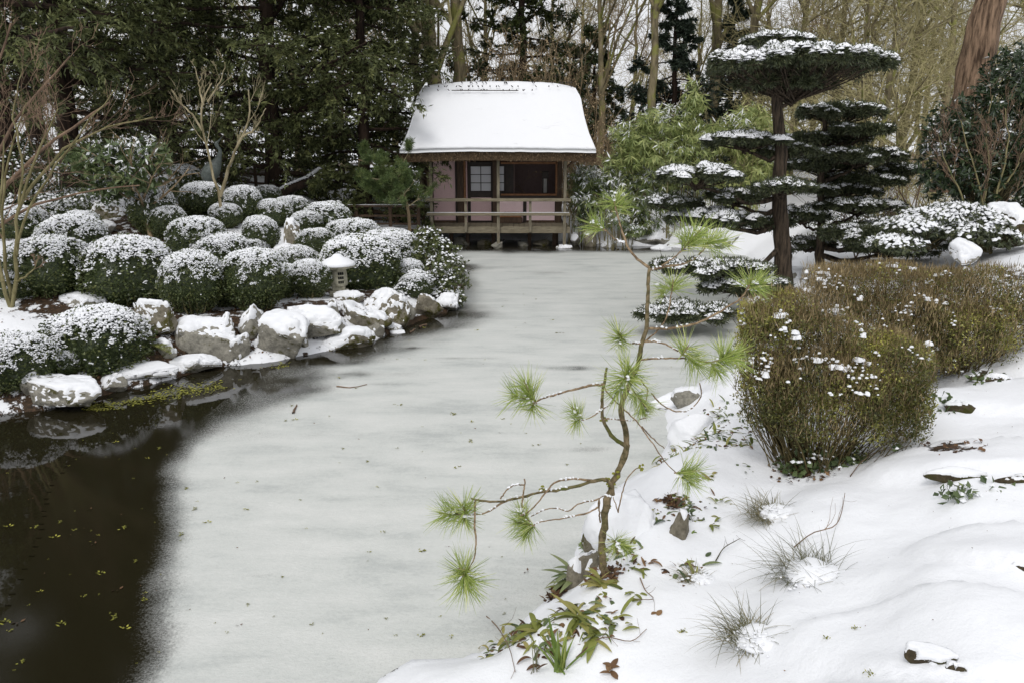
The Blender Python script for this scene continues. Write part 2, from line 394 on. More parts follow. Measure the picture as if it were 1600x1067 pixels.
# wanted land heights
HC = np.array([(-9, 8, .5), (-7, 10.5, .45), (-6, 11.5, .5), (-9, 15, 1.0), (-12, 12, 1.1), (-4.6, 13.5, .55), (-3.4, 15.5, .5), (-2.2, 16.0, .4), (-3.5, 18, .75), (-6, 17, 1.1), (-8.5, 20, 1.6), (-5.5, 21, 1.35), (-3.5, 22, .85),
               (-2.5, 21, .5), (-3.5, 25, .65), (-8, 26, 1.6), (-12, 24, 1.9), (-18, 22, 2.2), (-14, 34, 2.3), (-4, 30, 1.3), (0, 27, .35), (0, 31, .7), (0, 40, 1.5), (5, 27, .5), (6, 32, 1.0), (10, 27, .9),
               (12, 40, 1.8), (8, 19, .6), (5.5, 16, .55), (7, 14.5, .75), (9.5, 13.6, 1.35), (12, 17, 1.4), (12, 12, 1.7), (16, 20, 1.9), (20, 30, 2.4), (6.5, 10.5, .8), (3.6, 8.2, .45), (2.6, 7.2, .45), (4.3, 7.0, .85),
               (2.0, 6.2, .5), (1.6, 5.6, .45), (2.4, 5.2, .72), (3.4, 5.0, .95), (5.3, 6.4, 1.1), (6.6, 8, 1.25), (5, 4.5, 1.2), (1.3, 4.8, .42), (1.0, 4.1, .4), (1.6, 3.9, .68), (2.5, 3.6, .95), (3.6, 3.4, 1.12), (.3, 3.6, .22), (-.5, 3.5, .2), (.4, 2.6, .55), (1.5, 2.6, 1.0),
               (0, 0, 1.5), (3, 1, 1.4), (-2, 1.5, 1.0), (-6, 0, 1.0), (10, 4, 1.6), (-20, 5, 1.2), (-30, 30, 2.6), (30, 15, 2.6), (0, 60, 1.9), (40, 60, 2.6), (-40, 60, 2.6)], float)
def target(x, y):
    sig = 0.35 + 0.055 * np.hypot(x, y); num = 0; den = 1e-9
    for a, b, z in HC:
        d2 = ((x - a) ** 2 + (y - b) ** 2)
        w = 1.0 / (d2 / sig ** 2 + 0.25) ** 1.8
        num = num + w * z; den = den + w
    return num / den
# snow-covered slabs on the right bank: (px, py, half-width m, half-depth m, rise, turn)
SLABS = [(1490, 985, .75, .42, .10, -.35), (1600, 860, .62, .36, .11, -.4), (1530, 715, .85, .45, .11, -.15), (1560, 625, .9, .5, .12, -.1), (1600, 545, 1.1, .6, .12, -.1)]
_slabw = []
def land(x, y):
    x = np.asarray(x, float); y = np.asarray(y, float); sh = x.shape; x = x.ravel(); y = y.ravel()
    s = sdist(x, y); z = target(x, y)
    wd = 0.35 + 0.05 * y.clip(0, 16)
    P3 = np.stack([x, y, 0 * x], -1)
    n1 = fbm(P3 * 0.9, 3, 5) - .5; n2 = fbm(P3 * 4.0, 3, 9) - .5
    s2 = s + n1 * 0.35 * sstep(0, .6, s)
    up = sstep(-0.05, 1.0, s2 / wd)
    rb = sstep(0, 2, x) * (1 - sstep(9, 12, y)); n3 = fbm(P3 * 11.0, 3, 19) - .5; h = z * (0.12 + 0.88 * up) + n1 * (0.22 - .14 * rb) * sstep(0, 1.5, s) + n2 * 0.05 * sstep(0, .3, s) + rb * n3 * .030 * sstep(0, .2, s)
    h = np.where(s < 0, -0.02 + np.maximum(s * 1.2, -0.7), np.maximum(h, 0.02 + s * 0.3 * (s < .2)))
    near = 1 - sstep(-.25, 0.0, s); h = np.where(s < 0, np.minimum(h, -0.01), h)
    for cx, cy, rx, ry, rz_, an in _slabw:
        u = (x - cx) * math.cos(an) + (y - cy) * math.sin(an); v = -(x - cx) * math.sin(an) + (y - cy) * math.cos(an)
        q = np.sqrt((u / rx) ** 2 + (v / ry) ** 2) + n2 * .12
        h = h + rz_ * .62 * (1 - sstep(.88, 1.03, q + n1 * .25)) * sstep(.1, .5, s)
    return h.reshape(sh)
def G(px, py, it=60):
    """the ground point seen at a pixel of the photograph"""
    d = ray(px, py); ts = np.geomspace(1.5, 90, 700)
    X = d[0] * ts; Y = d[1] * ts; Z = CAM_H + d[2] * ts
    hh = np.maximum(land(X, Y), 0.0); k = np.argmax(Z < hh)
    if k == 0: k = len(ts) - 1
    return np.array([X[k], Y[k], hh[k]])
for (a, b, rx, ry, rz_, an) in SLABS:
    g = G(a, b); _slabw.append((g[0], g[1], rx, ry, rz_, an))
def hz(x, y): return float(land(np.array([x]), np.array([y]))[0])
def onland(x, y, sink=0.0): return np.array([x, y, max(hz(x, y), 0) - sink])

# ---- the ground: one sheet, finer near the camera and on the banks
def lines(a, b, f):
    v = [a]
    while v[-1] < b: v.append(v[-1] + f(v[-1]))
    return np.array(v)
gx = np.concatenate([-lines(0, 300, lambda u: 0.05 + 0.010 * u if u < 14 else (u - 14) * .25 + .3)[::-1], lines(0, 300, lambda u: 0.045 + 0.012 * u if u < 14 else (u - 14) * .25 + .3)[1:]])
gy = np.concatenate([-lines(0, 60, lambda u: .3 + u * .3)[::-1], lines(0, 420, lambda u: (0.25 if u < 1.8 else 0.035 + 0.0058 * u) if u < 30 else (u - 30) * .2 + .4)[1:]])
XX, YY = np.meshgrid(gx, gy); ZZ = land(XX, YY)
far = sstep(60, 160, np.hypot(XX, YY)); ZZ = ZZ * (1 - far) + 2.0 * far
ny, nx = XX.shape
q = np.arange(nx * ny).reshape(ny, nx)
F = np.stack([q[:-1, :-1], q[:-1, 1:], q[1:, 1:], q[1:, :-1]], -1).reshape(-1, 4)
SD = sdist(XX.ravel(), YY.ravel())
P3 = np.stack([XX.ravel(), YY.ravel(), 0 * XX.ravel()], -1)
# bare soil and leaf litter: between the clipped bushes, on the shore, under the thick trees
LIT = [G(a, b)[:2].tolist() + [r] for a, b, r in ((240, 500, .8), (270, 555, .7), (350, 500, .9), (330, 545, .45), (420, 500, .8), (480, 480, .8), (100, 470, .9), (200, 480, .7), (560, 460, .9), (620, 440, .8), (140, 600, .5), (30, 600, .7),
        (250, 610, .35), (500, 420, 1.0), (400, 420, 1.0), (300, 380, 1.4), (150, 400, 1.4), (250, 350, 2), (60, 350, 2), (640, 400, 1.2), (400, 330, 2))]
LIT += [[3.45, 5.85, .22]] + [G(a, b)[:2].tolist() + [r] for a, b, r in ((945, 900, .12), (1255, 738, .26), (870, 930, .10), (1050, 785, .10))]
lit = np.zeros(len(P3))
for a, b, r in LIT:
    lit = np.maximum(lit, 1 - sstep(.4 * r, 1.25 * r, np.hypot(P3[:, 0] - a, P3[:, 1] - b)))
yy_ = P3[:, 1]; back = sstep(27, 34, yy_) * 0.9 * sstep(.42, .62, fbm(P3 * .35, 3, 55)) * (1 - sstep(60, 120, yy_))
lit = np.maximum(lit * .66, back)
edge = (1 - sstep(.02, .05 + .012 * yy_.clip(0, 30), SD)) * (.35 + .55 * sstep(.4, .6, fbm(P3 * 1.7, 3, 61))) * (1 - .6 * sstep(20, 22, yy_)) * (1 - .8 * sstep(-1.2, -.6, P3[:, 0]) * (1 - sstep(12, 14, yy_)))
lit = np.maximum(lit, edge)
snowv = 1 - lit
gb = MB(); gb.add(np.stack([XX.ravel(), YY.ravel(), ZZ.ravel()], -1), F, 0, snowv)

m_ground, t, p = M_('snowy_ground'); v = coords(t)
nn = noise(t, 5.0, 6, 0.7, v); n_f = noise(t, 45, 6, 0.75, v)
cov = math_(t, 'ADD', attr(t), math_(t, 'MULTIPLY', math_(t, 'SUBTRACT', nn, 0.5), 2.3)); cov = math_(t, 'ADD', cov, math_(t, 'MULTIPLY', math_(t, 'SUBTRACT', n_f, 0.5), .55))
fac = mapr(t, cov, 0.43, 0.52)
soil = ramp(t, noise(t, 28, 6, .7, v), [(0.3, (0.012, 0.009, 0.006)), (0.5, (0.045, 0.028, 0.016)), (0.72, (0.13, 0.075, 0.04))])
t.links.new(mixc(t, fac, soil, SNOWC), p.inputs['Base Color']); p.inputs['Roughness'].default_value = 0.75; p.inputs['Specular IOR Level'].default_value = 0.25
hh = math_(t, 'ADD', math_(t, 'MULTIPLY', fac, 1.5), math_(t, 'MULTIPLY', noise(t, 70, 4, .7, v), .22)); hh = math_(t, 'ADD', hh, math_(t, 'MULTIPLY', noise(t, 6, 4, .6, v), .9))
bump(t, p, hh, 0.02, 0.7)
ground = obj('ground', gb, m_ground, smooth=True, kind='structure')

# ---- water and ice
wb = MB(); x0, x1, y0, y1 = -26.0, 9.0, 1.5, 27.0
box(wb, x0, x1, y0, y1, -0.72, 0.0)
m_water, t, p = M_('dark_water'); p.inputs['Base Color'].default_value = (0.014, 0.012, 0.006, 1); p.inputs['Roughness'].default_value = 0.03
p.inputs['IOR'].default_value = 1.33
bump(t, p, noise(t, 3.5, 3, 0.5, coords(t)), 0.004, 0.25)
obj('pond_water', wb, m_water, kind='structure')

edge_px = [(700, 492), (600, 528), (520, 548), (445, 566), (400, 590), (335, 636), (268, 688), (232, 745), (236, 800), (232, 850), (222, 900), (208, 950), (190, 1000), (168, 1060), (120, 1200), (60, 1400)]
EDGE = np.array([ATZ(a, b)[:2] for a, b in edge_px])
ex = np.arange(-8, 9, 0.06); ey = np.concatenate([np.arange(1.6, 12, .05), np.arange(12, 27, .12)])
EX, EY = np.meshgrid(ex, ey); q = np.arange(EX.size).reshape(EX.shape)
F = np.stack([q[:-1, :-1], q[:-1, 1:], q[1:, 1:], q[1:, :-1]], -1).reshape(-1, 4)
poly = np.vstack([EDGE, [[9, 0], [9, 30], [-4, 30], [EDGE[0][0] - 1.5, EDGE[0][1] + 3]]])
es = -sdist(EX.ravel(), EY.ravel(), poly); fy = EY.ravel()
# only the traced edge counts for thickness
ed = sdist(EX.ravel(), EY.ravel(), EDGE, closed=False) * np.sign(es)
P3 = np.stack([EX.ravel(), EY.ravel(), 0 * fy], -1)
nz1 = fbm(P3 * 1.1, 4, 31) - .5; nz2 = fbm(P3 * 3.2, 3, 37) - .5
sharp = sstep(7.6, 9.6, fy)                                       # a crisp edge far off, a frosty fade near
thick = sharp * (0.22 + 0.78 * sstep(0.0, 1.5, ed + nz1 * .9)) + (1 - sharp) * sstep(-0.05, .50, ed + nz1 * .25 + nz2 * .10)
thick = np.where(ed < 0, 0 if True else thick, thick)
thick = np.where((ed < 0), (1 - sharp) * sstep(-.10, .9, ed + nz1 * .15) * .6, thick)
# the thaw by the left bank and dark seams
sdp = -sdist(EX.ravel(), EY.ravel())
lft = 1 - sstep(-2.2, -0.8, P3[:, 0] + (12 - fy) * .12)
thick = thick * (1 - (.5 * lft + .12) * (1 - sstep(0.0, .8, sdp + nz1 * 1.0))) * np.where(fy > 22.6, 1 - .9 * sstep(23.0, 24.6, fy + nz1 * .8), 1)
for a, b, rx, ry, k in ((400, 600, 1.0, .5, .5), (905, 575, .55, .16, .35), (915, 702, .30, .10, .4), (560, 585, .9, .2, .34), (520, 566, .7, .18, .5), (640, 545, .3, .08, .4), (700, 560, .3, .07, .3), (455, 610, .5, .2, .45), (600, 600, .5, .06, .25), (800, 640, .5, .05, .18), (760, 560, .3, .05, .3), (430, 900, .3, .05, .15), (700, 418, 1.6, .7, .38), (870, 427, .9, .3, .2), (1170, 490, .5, 1.0, .2), (1050, 575, .35, .15, .3), (640, 512, .8, .25, .3), (480, 680, .6, .15, .12), (1090, 400, 1.2, .3, .1)):
    c = ATZ(a, b); thick = thick * (1 - k * np.exp(-((P3[:, 0] - c[0]) / rx) ** 2 - ((fy - c[1]) / ry) ** 2 + nz2 * 2.0))
keep = (ed > -0.9 * (1 - sharp) - 0.0 * sharp) & (es > -0.9)
keep = np.where(sharp > .98, ed > 0.0, keep)
Fk = F[keep[F].all(1)]
used = np.unique(Fk); remap = np.full(len(P3), -1); remap[used] = np.arange(len(used))
ib = MB(); Pz = P3[used].copy(); Pz[:, 2] = 0.006; ib.add(Pz, remap[Fk], 0, thick[used].clip(0, 1))
m_ice, t, p = M_('frosted_ice'); v = coords(t)
sp = noise(t, 75, 3, 0.8, v)
sp2 = noise(t, 1.3, 9, 0.68, coords(t, True, (0.6, 1.6, 1)))
f = math_(t, 'ADD', attr(t), math_(t, 'MULTIPLY', math_(t, 'SUBTRACT', sp, .5), 0.9))
f = mapr(t, f, 0.12, 0.95)
frost = ramp(t, math_(t, 'ADD', math_(t, 'MULTIPLY', sp2, .8), math_(t, 'MULTIPLY', noise(t, 22, 4, .7, v), .2)), [(0.34, (0.43, 0.45, 0.435)), (0.48, (0.56, 0.575, 0.55)), (0.66, (0.65, 0.655, 0.63))])
t.links.new(mixc(t, f, (0.014, 0.012, 0.006), frost), p.inputs['Base Color'])
t.links.new(mapr(t, f, 0, .6, .04, .45), p.inputs['Roughness']); p.inputs['IOR'].default_value = 1.31
bump(t, p, math_(t, 'MULTIPLY', mapr(t, f, .1, .7, .04, 1), math_(t, 'ADD', noise(t, 26, 6, .75, coords(t, True, (1, 1.5, 1))), math_(t, 'MULTIPLY', noise(t, 1.6, 3, .5, v), 1.0))), 0.008, 0.7)
obj('pond_ice', ib, m_ice, smooth=True, kind='structure')
# ------------------------------------------------------------------ the tea house over the water
def plain(name, c0, c1=None, rough=0.7, scale=8, bd=0.003, stretch=(1, 1, 1), spec=.3):
    m, t, p = M_(name); v = coords(t, True, stretch); n = noise(t, scale, 6, .65, v)
    t.links.new(ramp(t, n, [(.3, c0), (.7, c1 or c0)]), p.inputs['Base Color']); p.inputs['Roughness'].default_value = rough
    p.inputs['Specular IOR Level'].default_value = spec; bump(t, p, n, bd, .6); return m
m_wood = plain('weathered_wood', (0.10, 0.085, 0.055), (0.27, 0.235, 0.165), .8, 7, .004, (.6, 3, 6))
m_woodv = plain('weathered_post_wood', (0.09, 0.078, 0.052), (0.25, 0.22, 0.16), .8, 9, .004, (3, 3, .4))
m_wood_brown = plain('brown_timber', (0.035, 0.02, 0.012), (0.10, 0.062, 0.038), .65, 6, .003, (3, 3, .5))
m_wood_orange = plain('orange_timber', (0.13, 0.055, 0.022), (0.28, 0.13, 0.055), .55, 6, .003, (1, 3, 3))
m_wood_dark = plain('dark_joinery', (0.012, 0.008, 0.006), (0.035, 0.022, 0.015), .5, 6)
m_pink_lit = plain('lit_pink_plaster', (0.84, 0.62, 0.63), (0.88, 0.68, 0.69), .85, 22, .002)  # paler pink: sky light reaching below the eave is put into the colour
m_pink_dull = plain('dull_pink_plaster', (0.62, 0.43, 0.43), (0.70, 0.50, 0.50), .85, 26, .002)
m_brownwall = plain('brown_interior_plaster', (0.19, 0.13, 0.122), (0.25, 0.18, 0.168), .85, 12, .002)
m_thatch = plain('thatch', (0.028, 0.018, 0.010), (0.12, 0.078, 0.042), .95, 30, .03, (3, 1, .3))
m_paper, t, p = M_('translucent_pane'); p.inputs['Base Color'].default_value = (.50, .50, .53, 1); p.inputs['Roughness'].default_value = .18
m_metal_pale = plain('pale_metal', (.35, .35, .33), (.5, .5, .48), .4)

HX, HY, HZ = -0.35, 26.0, 0.66
hut = thing('tea_house', 'pink walled timber tea house with a thick snow covered roof standing over the frozen pond', 'tea house', (HX, HY, 0))
def hb(name, x0, x1, y0, y1, z0, z1, mat, bev=.006, parent=hut, mesh=None):
    """box in world metres -> part of the tea house"""
    mb = MB(); box(mb, x0 - HX, x1 - HX, y0 - HY, y1 - HY, z0, z1, bev=bev)
    return obj(name, mb, mat, parent)
FY = 24.8                                               # front posts
# floor: boards running in depth, front joist
nb = 26; bw = (1.78 + 2.72) / nb
for i in range(nb):
    xx = -2.72 + i * bw; hb('floor_board', xx + .004, xx + bw - .004, FY + .03, 26.0, HZ - .035 + (i % 3) * .003, HZ + (i % 4) * .002, m_wood, .004)
hb('floor', -2.6, 1.7, 26.0, 28.6, HZ - .08, HZ - .004, m_wood_brown)
hb('floor_joist', -2.74, 1.80, FY - .04, FY + .03, HZ - .20, HZ - .02, m_wood)
hb('floor_joist', -2.7, 1.72, 25.9, 25.99, HZ - .22, HZ - .04, m_wood_brown)
hb('floor_joist', -2.7, 1.72, 27.4, 27.5, HZ - .22, HZ - .09, m_wood_brown)
# posts
for k, x in enumerate((-2.47, -0.42, 1.62)):
    hb('post', x - .045, x + .045, FY - .13, FY - .04, (-.05 if k else .62), 2.74, m_woodv)
for x in (-1.42, 0.56):
    hb('rail_post', x - .04, x + .04, FY - .125, FY - .042, HZ - .16, 1.47, m_woodv)
hb('top_rail', -2.66, 1.80, FY - .20, FY - .132, 1.44, 1.535, m_wood)
hb('lower_rail', -2.62, 1.78, FY - .185, FY - .132, 1.01, 1.10, m_wood)
mb = MB(); box(mb, -2.6 - HX, 1.75 - HX, FY - .195 - HY, FY - .14 - HY, 1.10, 1.112, bev=.004); obj('snow_strip', mb, m_snow, hut)
for x in (-1.95, -1.42, -.6, .56, 1.35): hb('underfloor_post', x - .06, x + .06, 25.5, 25.62, -.3, HZ - .05, m_wood_brown)
hb('underfloor_post', 1.36, 1.50, 25.9, 26.04, -.3, HZ - .05, m_wood_brown)
# front wall at HY
WT = 2.62
def panel(name, x0, x1, z0, z1, mat, y=HY, d=.06): return hb(name, x0, x1, y, y + d, z0, z1, mat, 0)
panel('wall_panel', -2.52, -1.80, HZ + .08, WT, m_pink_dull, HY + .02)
hb('sill', -2.55, -1.78, HY - .02, HY + .09, HZ, HZ + .08, m_wood_brown)
hb('wall_post', -2.60, -2.52, HY - .03, HY + .10, HZ, WT, m_wood_dark)
hb('wall_post', -1.82, -1.77, HY - .025, HY + .10, HZ, WT, m_wood_dark)
hb('wall_post', -1.76, -1.56, HY - .03, HY + .10, HZ, WT, m_wood_brown)
hb('door_post', -1.55, -1.48, HY - .02, HY + .10, HZ, WT, m_wood_orange)
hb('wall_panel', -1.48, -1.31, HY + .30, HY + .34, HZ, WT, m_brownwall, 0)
hb('wall_panel', -1.50, -1.44, HY + .10, HY + .36, HZ, WT, m_pink_dull, 0)
hb('head_beam', -2.62, 1.66, HY - .05, HY + .10, WT, WT + .16, m_wood_brown)
hb('head_beam', -2.75, 1.92, FY - .12, FY + .02, 2.74, 2.88, m_wood_brown)
hb('window_head', -.36, 1.44, HY - .03, HY + .08, WT - .10, WT - .03, m_wood_orange)
# sash door: frame, muntins, panes, kick panel
def sash(x0, x1, z0, z1, y, cols, rows, zsplit, label=None):
    e = bpy.data.objects.new('door', None); COL.objects.link(e); e.parent = hut; e.location = (x0 - HX, y - HY, 0)
    if label: e['label'] = label
    w = x1 - x0; fr = .085
    def b(nm, a0, a1, b0, b1, mt, d0=0, d1=.045, bev=.004):
        mb = MB(); box(mb, a0, a1, d0, d1, b0, b1, bev=bev); return obj(nm, mb, mt, e)
    b('stile', 0, fr, z0, z1, m_wood_dark); b('stile', w - fr * .6, w, z0, z1, m_wood_dark)
    b('rail', fr, w - fr * .6, z1 - .13, z1, m_wood_dark, .002, .043); b('rail', fr, w - fr * .6, zsplit - .2, zsplit, m_wood_dark, .002, .043); b('rail', fr, w - fr * .6, z0, z0 + .06, m_wood_dark, .002, .043)
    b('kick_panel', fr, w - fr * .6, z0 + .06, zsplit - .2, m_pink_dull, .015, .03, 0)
    X0, X1, Z0, Z1 = fr, w - fr * .6, zsplit, z1 - .13
    cw = (X1 - X0) / cols; rh = (Z1 - Z0) / rows
    for i in range(1, cols): b('muntin', X0 + i * cw - .013, X0 + i * cw + .013, Z0, Z1, m_wood_dark, .004, .038, 0)
    for j in range(1, rows): b('muntin', X0, X1, Z0 + j * rh - .012, Z0 + j * rh + .012, m_wood_dark, .006, .036, 0)
    for i in range(cols):
        for j in range(rows):
            b('pane', X0 + i * cw + .013, X0 + (i + 1) * cw - .013, Z0 + j * rh + .012, Z0 + (j + 1) * rh - .012, m_paper, .016, .024, 0)
sash(-1.42, -.62, HZ, WT - .04, HY + .12, 2, 3, 1.66, 'dark framed door with six pale panes')
sash(-.60, -.20, HZ, WT - .04, HY + .22, 1, 3, 1.66, 'narrow door behind the post with three pale panes')
hb('door_frame', -.62, -.46, HY - .02, HY + .10, HZ, WT, m_wood_brown)
hb('door_frame', -.20, .05, HY + .20, HY + .30, 1.56, WT, m_wood_dark)
# low front wall under the opening
panel('wall_panel', -.46, .36, 1.03 - .02, 1.41, m_pink_lit, HY + .01); panel('wall_panel', -.44, .28, .86, .99, m_pink_lit, HY - .02)
panel('wall_panel', .47, 1.38, HZ + .08, 1.41, m_pink_lit, HY + .01)
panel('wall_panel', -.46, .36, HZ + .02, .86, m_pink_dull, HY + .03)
hb('wall_post', .36, .46, HY - .03, HY + .09, HZ, 1.42, m_wood_dark)
hb('sill', -.36, 1.44, HY - .06, HY + .12, 1.53, 1.59, m_wood_orange)
hb('sill', -.46, 1.40, HY - .02, HY + .09, 1.41, 1.53, m_wood_dark)
hb('sill', .47, 1.38, HY - .02, HY + .08, HZ, HZ + .08, m_wood_brown)
hb('bench_step', -.44, .33, HY - .28, HY - .24, HZ + .02, HZ + .20, m_wood_brown); hb('bench_step', -.42, .30, HY - .30, HY - .05, HZ + .20, HZ + .235, m_wood_orange)
hb('wall_post', 1.39, 1.45, HY - .03, HY + .08, 1.59, WT, m_wood_orange); hb('wall_post', 1.39, 1.60, HY - .035, HY + .12, HZ, 1.53, m_wood_brown); hb('wall_post', 1.45, 1.60, HY - .035, HY + .12, 1.53, WT, m_wood_brown)
# the room behind
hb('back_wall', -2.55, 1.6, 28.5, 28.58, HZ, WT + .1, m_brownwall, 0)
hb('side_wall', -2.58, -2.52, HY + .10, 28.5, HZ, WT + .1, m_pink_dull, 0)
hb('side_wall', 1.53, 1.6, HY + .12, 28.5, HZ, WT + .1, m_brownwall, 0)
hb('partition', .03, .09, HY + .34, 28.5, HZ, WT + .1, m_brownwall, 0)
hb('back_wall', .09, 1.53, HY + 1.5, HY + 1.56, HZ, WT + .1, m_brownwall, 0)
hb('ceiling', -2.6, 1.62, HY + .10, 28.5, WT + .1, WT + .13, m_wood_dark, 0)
t_ = thing('candle_lantern', 'small dark lantern with a pale upright light standing on the tea house window ledge', 'lantern', (1.08, HY + .42, 1.56))
mb = MB(); box(mb, -.09, .09, -.09, .09, 0, .04, bev=.005); box(mb, -.11, .11, -.09, .09, .50, .72, bev=.01); box(mb, -.10, -.07, -.09, .09, .04, .5); box(mb, .07, .10, -.09, .09, .04, .5); obj('frame', mb, m_wood_dark, t_)
mb = MB(); box(mb, -.045, -.008, -.02, .02, .04, .48); obj('pale_panel', mb, m_metal_pale, t_)
mb = MB(); box(mb, .008, .045, -.02, .02, .04, .48); obj('pale_panel', mb, m_metal_pale, t_)
hb('ledge', .1, 1.5, HY + .2, HY + .6, 1.50, 1.56, m_wood_dark)

# roof: thatch shell with a flared eave, snow over it
def roof_surface(off, x_in=0.0, drop=0.0):
    """returns (V,F): loft over x and slope parameter u (-1 front eave .. 0 ridge .. 1 back eave)"""
    nu, nv = 61, 81
    U = np.linspace(-1, 1, nu); Vv = np.linspace(-1, 1, nv)
    uu, vv = np.meshgrid(U, Vv, indexing='ij'); a = np.abs(uu)
    ridge_y, ridge_z = 26.75, 4.93
    prof_z = ridge_z - (ridge_z - 2.93) * (a ** 1.12) - .10 * np.sin(a * math.pi)
    prof_y = ridge_y + np.sign(uu) * (2.55 * a) * 1.0
    cap = np.exp(-(a / .09) ** 2) * .05
    hw = 2.62 + .30 * a ** 2.2 - .14 * np.exp(-(a / .1) ** 2)
    cxr = -.42 + .0 * a
    x = cxr + vv * (hw + x_in)
    z = prof_z + cap + off - .16 * (np.abs(vv) ** 6) * (1 - a) - .05 * np.abs(vv) ** 2 + drop * 0
    z = z - .07 * np.maximum(0, a - .93) / .07 * (off > .2)
    y = prof_y
    nz_ = fbm(np.stack([x.ravel(), y.ravel(), z.ravel()], -1) * 1.4, 4, 77).reshape(x.shape) - .5
    z = z + nz_ * (.075 if off > .05 else .055) + (.02 * (fbm(np.stack([x.ravel() * 6, y.ravel() * 6, z.ravel()], -1), 3, 78).reshape(x.shape) - .5) if off > .05 else 0)
    q = np.arange(nu * nv).reshape(nu, nv)
    F = np.stack([q[:-1, :-1], q[1:, :-1], q[1:, 1:], q[:-1, 1:]], -1).reshape(-1, 4)
    return np.stack([x, y, z], -1).reshape(-1, 3), F, q
def shell(off0, off1, xin=0.0, trim=0.0):
    mb = MB(); A, F, q = roof_surface(off1, xin); B, _, _ = roof_surface(off0, xin)
    mb.add(A, F[:, ::-1], 0); mb.add(B, F, 0)
    n = len(A); m0 = 0
    for row in (q[0], q[-1][::-1], q[:, -1][::1], q[:, 0][::-1]):
        a = row[:-1]; b = row[1:]
        mb.F.append((np.stack([a, b, b + n, a + n], -1), 0))
    return mb
roof = obj('roof', shell(-.26, 0.0), m_thatch, hut, True, (HX, HY, 0)); roof.location = (0, 0, 0)
sn = obj('snow_cover', shell(0.0, .105, -.015), m_snow_soft, roof, True, (HX, HY, 0)); sn.location = (0, 0, 0)
# straw ends fringing the eave and the verges, twig ends poking from the ridge
rg = np.random.default_rng(5); mb = MB(); n = 2600
x = rg.uniform(-3.30, 2.46, n); C = np.stack([x - HX, np.full(n, 24.205 - HY) + rg.uniform(-.015, .10, n), 2.90 - .05 * ((x + .42) / 2.9) ** 2 + rg.uniform(-.20, .03, n)], -1)
leaves(mb, C, np.stack([rg.normal(0, .15, n), -np.ones(n) * .6, -rg.uniform(.2, 1.2, n)], -1), rg.normal(size=(n, 3)), rg.uniform(.05, .13, n), .016, 0, rg.random(n))
m_straw = leaf_mat('straw_end', (0.03, 0.02, 0.012), (0.10, 0.065, 0.035), (.2, .14, .08), .9, 0)
obj('straw_fringe', mb, m_straw, roof, kind='stuff')
mb = MB(); n = 60; xs = rg.uniform(-2.75, 2.0, n); rowk = rg.integers(0, 3, n)
P0 = np.stack([xs - HX, 26.75 - HY - .12 - rowk * .18 - .02 * rg.random(n), 5.0 - .0 - rowk * .125 + .02], -1)
P1 = P0 + np.stack([rg.normal(0, .03, n), -.07 * np.ones(n), .035 * np.ones(n)], -1)
tubes(mb, np.stack([P0, P1], 1), np.full((n, 2), .016), 4, cap=True)
limb(mb, [(-1.9 - HX, 26.75 - HY - .50, 4.78), (.2 - HX, 26.75 - HY - .50, 4.775)], .014, .014, 4, 4)
obj('ridge_twig', mb, m_wood_dark, roof, kind='stuff')
# gable infill below the ends of the roof
for sx in (-2.5, 1.58):
    mb = MB(); V = [(sx - HX, 26.1 - HY, 2.75), (sx - HX, 28.4 - HY, 2.75), (sx - HX, 26.75 - HY, 4.4), (sx + .06 - HX, 26.1 - HY, 2.75), (sx + .06 - HX, 28.4 - HY, 2.75), (sx + .06 - HX, 26.75 - HY, 4.4)]
    mb.add(V, [(0, 1, 2), (3, 5, 4)]); obj('gable', mb, m_thatch, hut)
hb('rafter', -3.1, 2.35, 24.35, 24.45, 2.70, 2.76, m_wood_brown); hb('rafter', -3.0, 2.2, 25.6, 25.7, 2.74, 2.82, m_wood_brown)
for i in range(12):
    x = -3.0 + i * .46; hb('rafter', x, x + .06, 24.3, 26.0, 2.765, 2.82, m_wood_brown, 0)
mb = MB(); limb(mb, [(1.66 - HX, FY - .08 - HY, 2.45), (1.95 - HX, FY - .08 - HY, 2.72)], .03, .03, 3, 4); obj('brace', mb, m_wood_brown, hut)

# footbridge joining the tea house from the left
br = thing('footbridge', 'brown wooden footbridge with a low railing leading to the left of the tea house', 'footbridge', (-3.6, 25.2, .5))
def bb(name, x0, x1, y0, y1, z0, z1, mat=m_wood_brown, bev=.005):
    mb = MB(); box(mb, x0 + 3.6, x1 + 3.6, y0 - 25.2, y1 - 25.2, z0 - .5, z1 - .5, bev=bev); return obj(name, mb, mat, br)
for y in (24.55, 25.9):
    for x in (-4.75, -3.72, -2.86): bb('post', x - .05, x + .05, y - .05, y + .05, .15, 1.28)
    bb('handrail', -5.0, -2.80, y - .06, y + .06, 1.281, 1.34); bb('rail', -4.95, -2.86, y - .02, y + .02, .98, 1.05); bb('rail', -4.95, -2.86, y - .02, y + .02, .74, .80)
for i in range(15):
    x = -4.9 + i * .145; bb('plank', x, x + .135, 24.62, 25.84, .55, .60)
mb = MB(); box(mb, -1.4, .9, -.5, .55, .102, .125, bev=.01); obj('snow_strip', mb, m_snow, br)
mb = MB(); box(mb, -1.4, .78, -.70, -.61, .842, .858, bev=.004); obj('snow_strip', mb, m_snow, br)

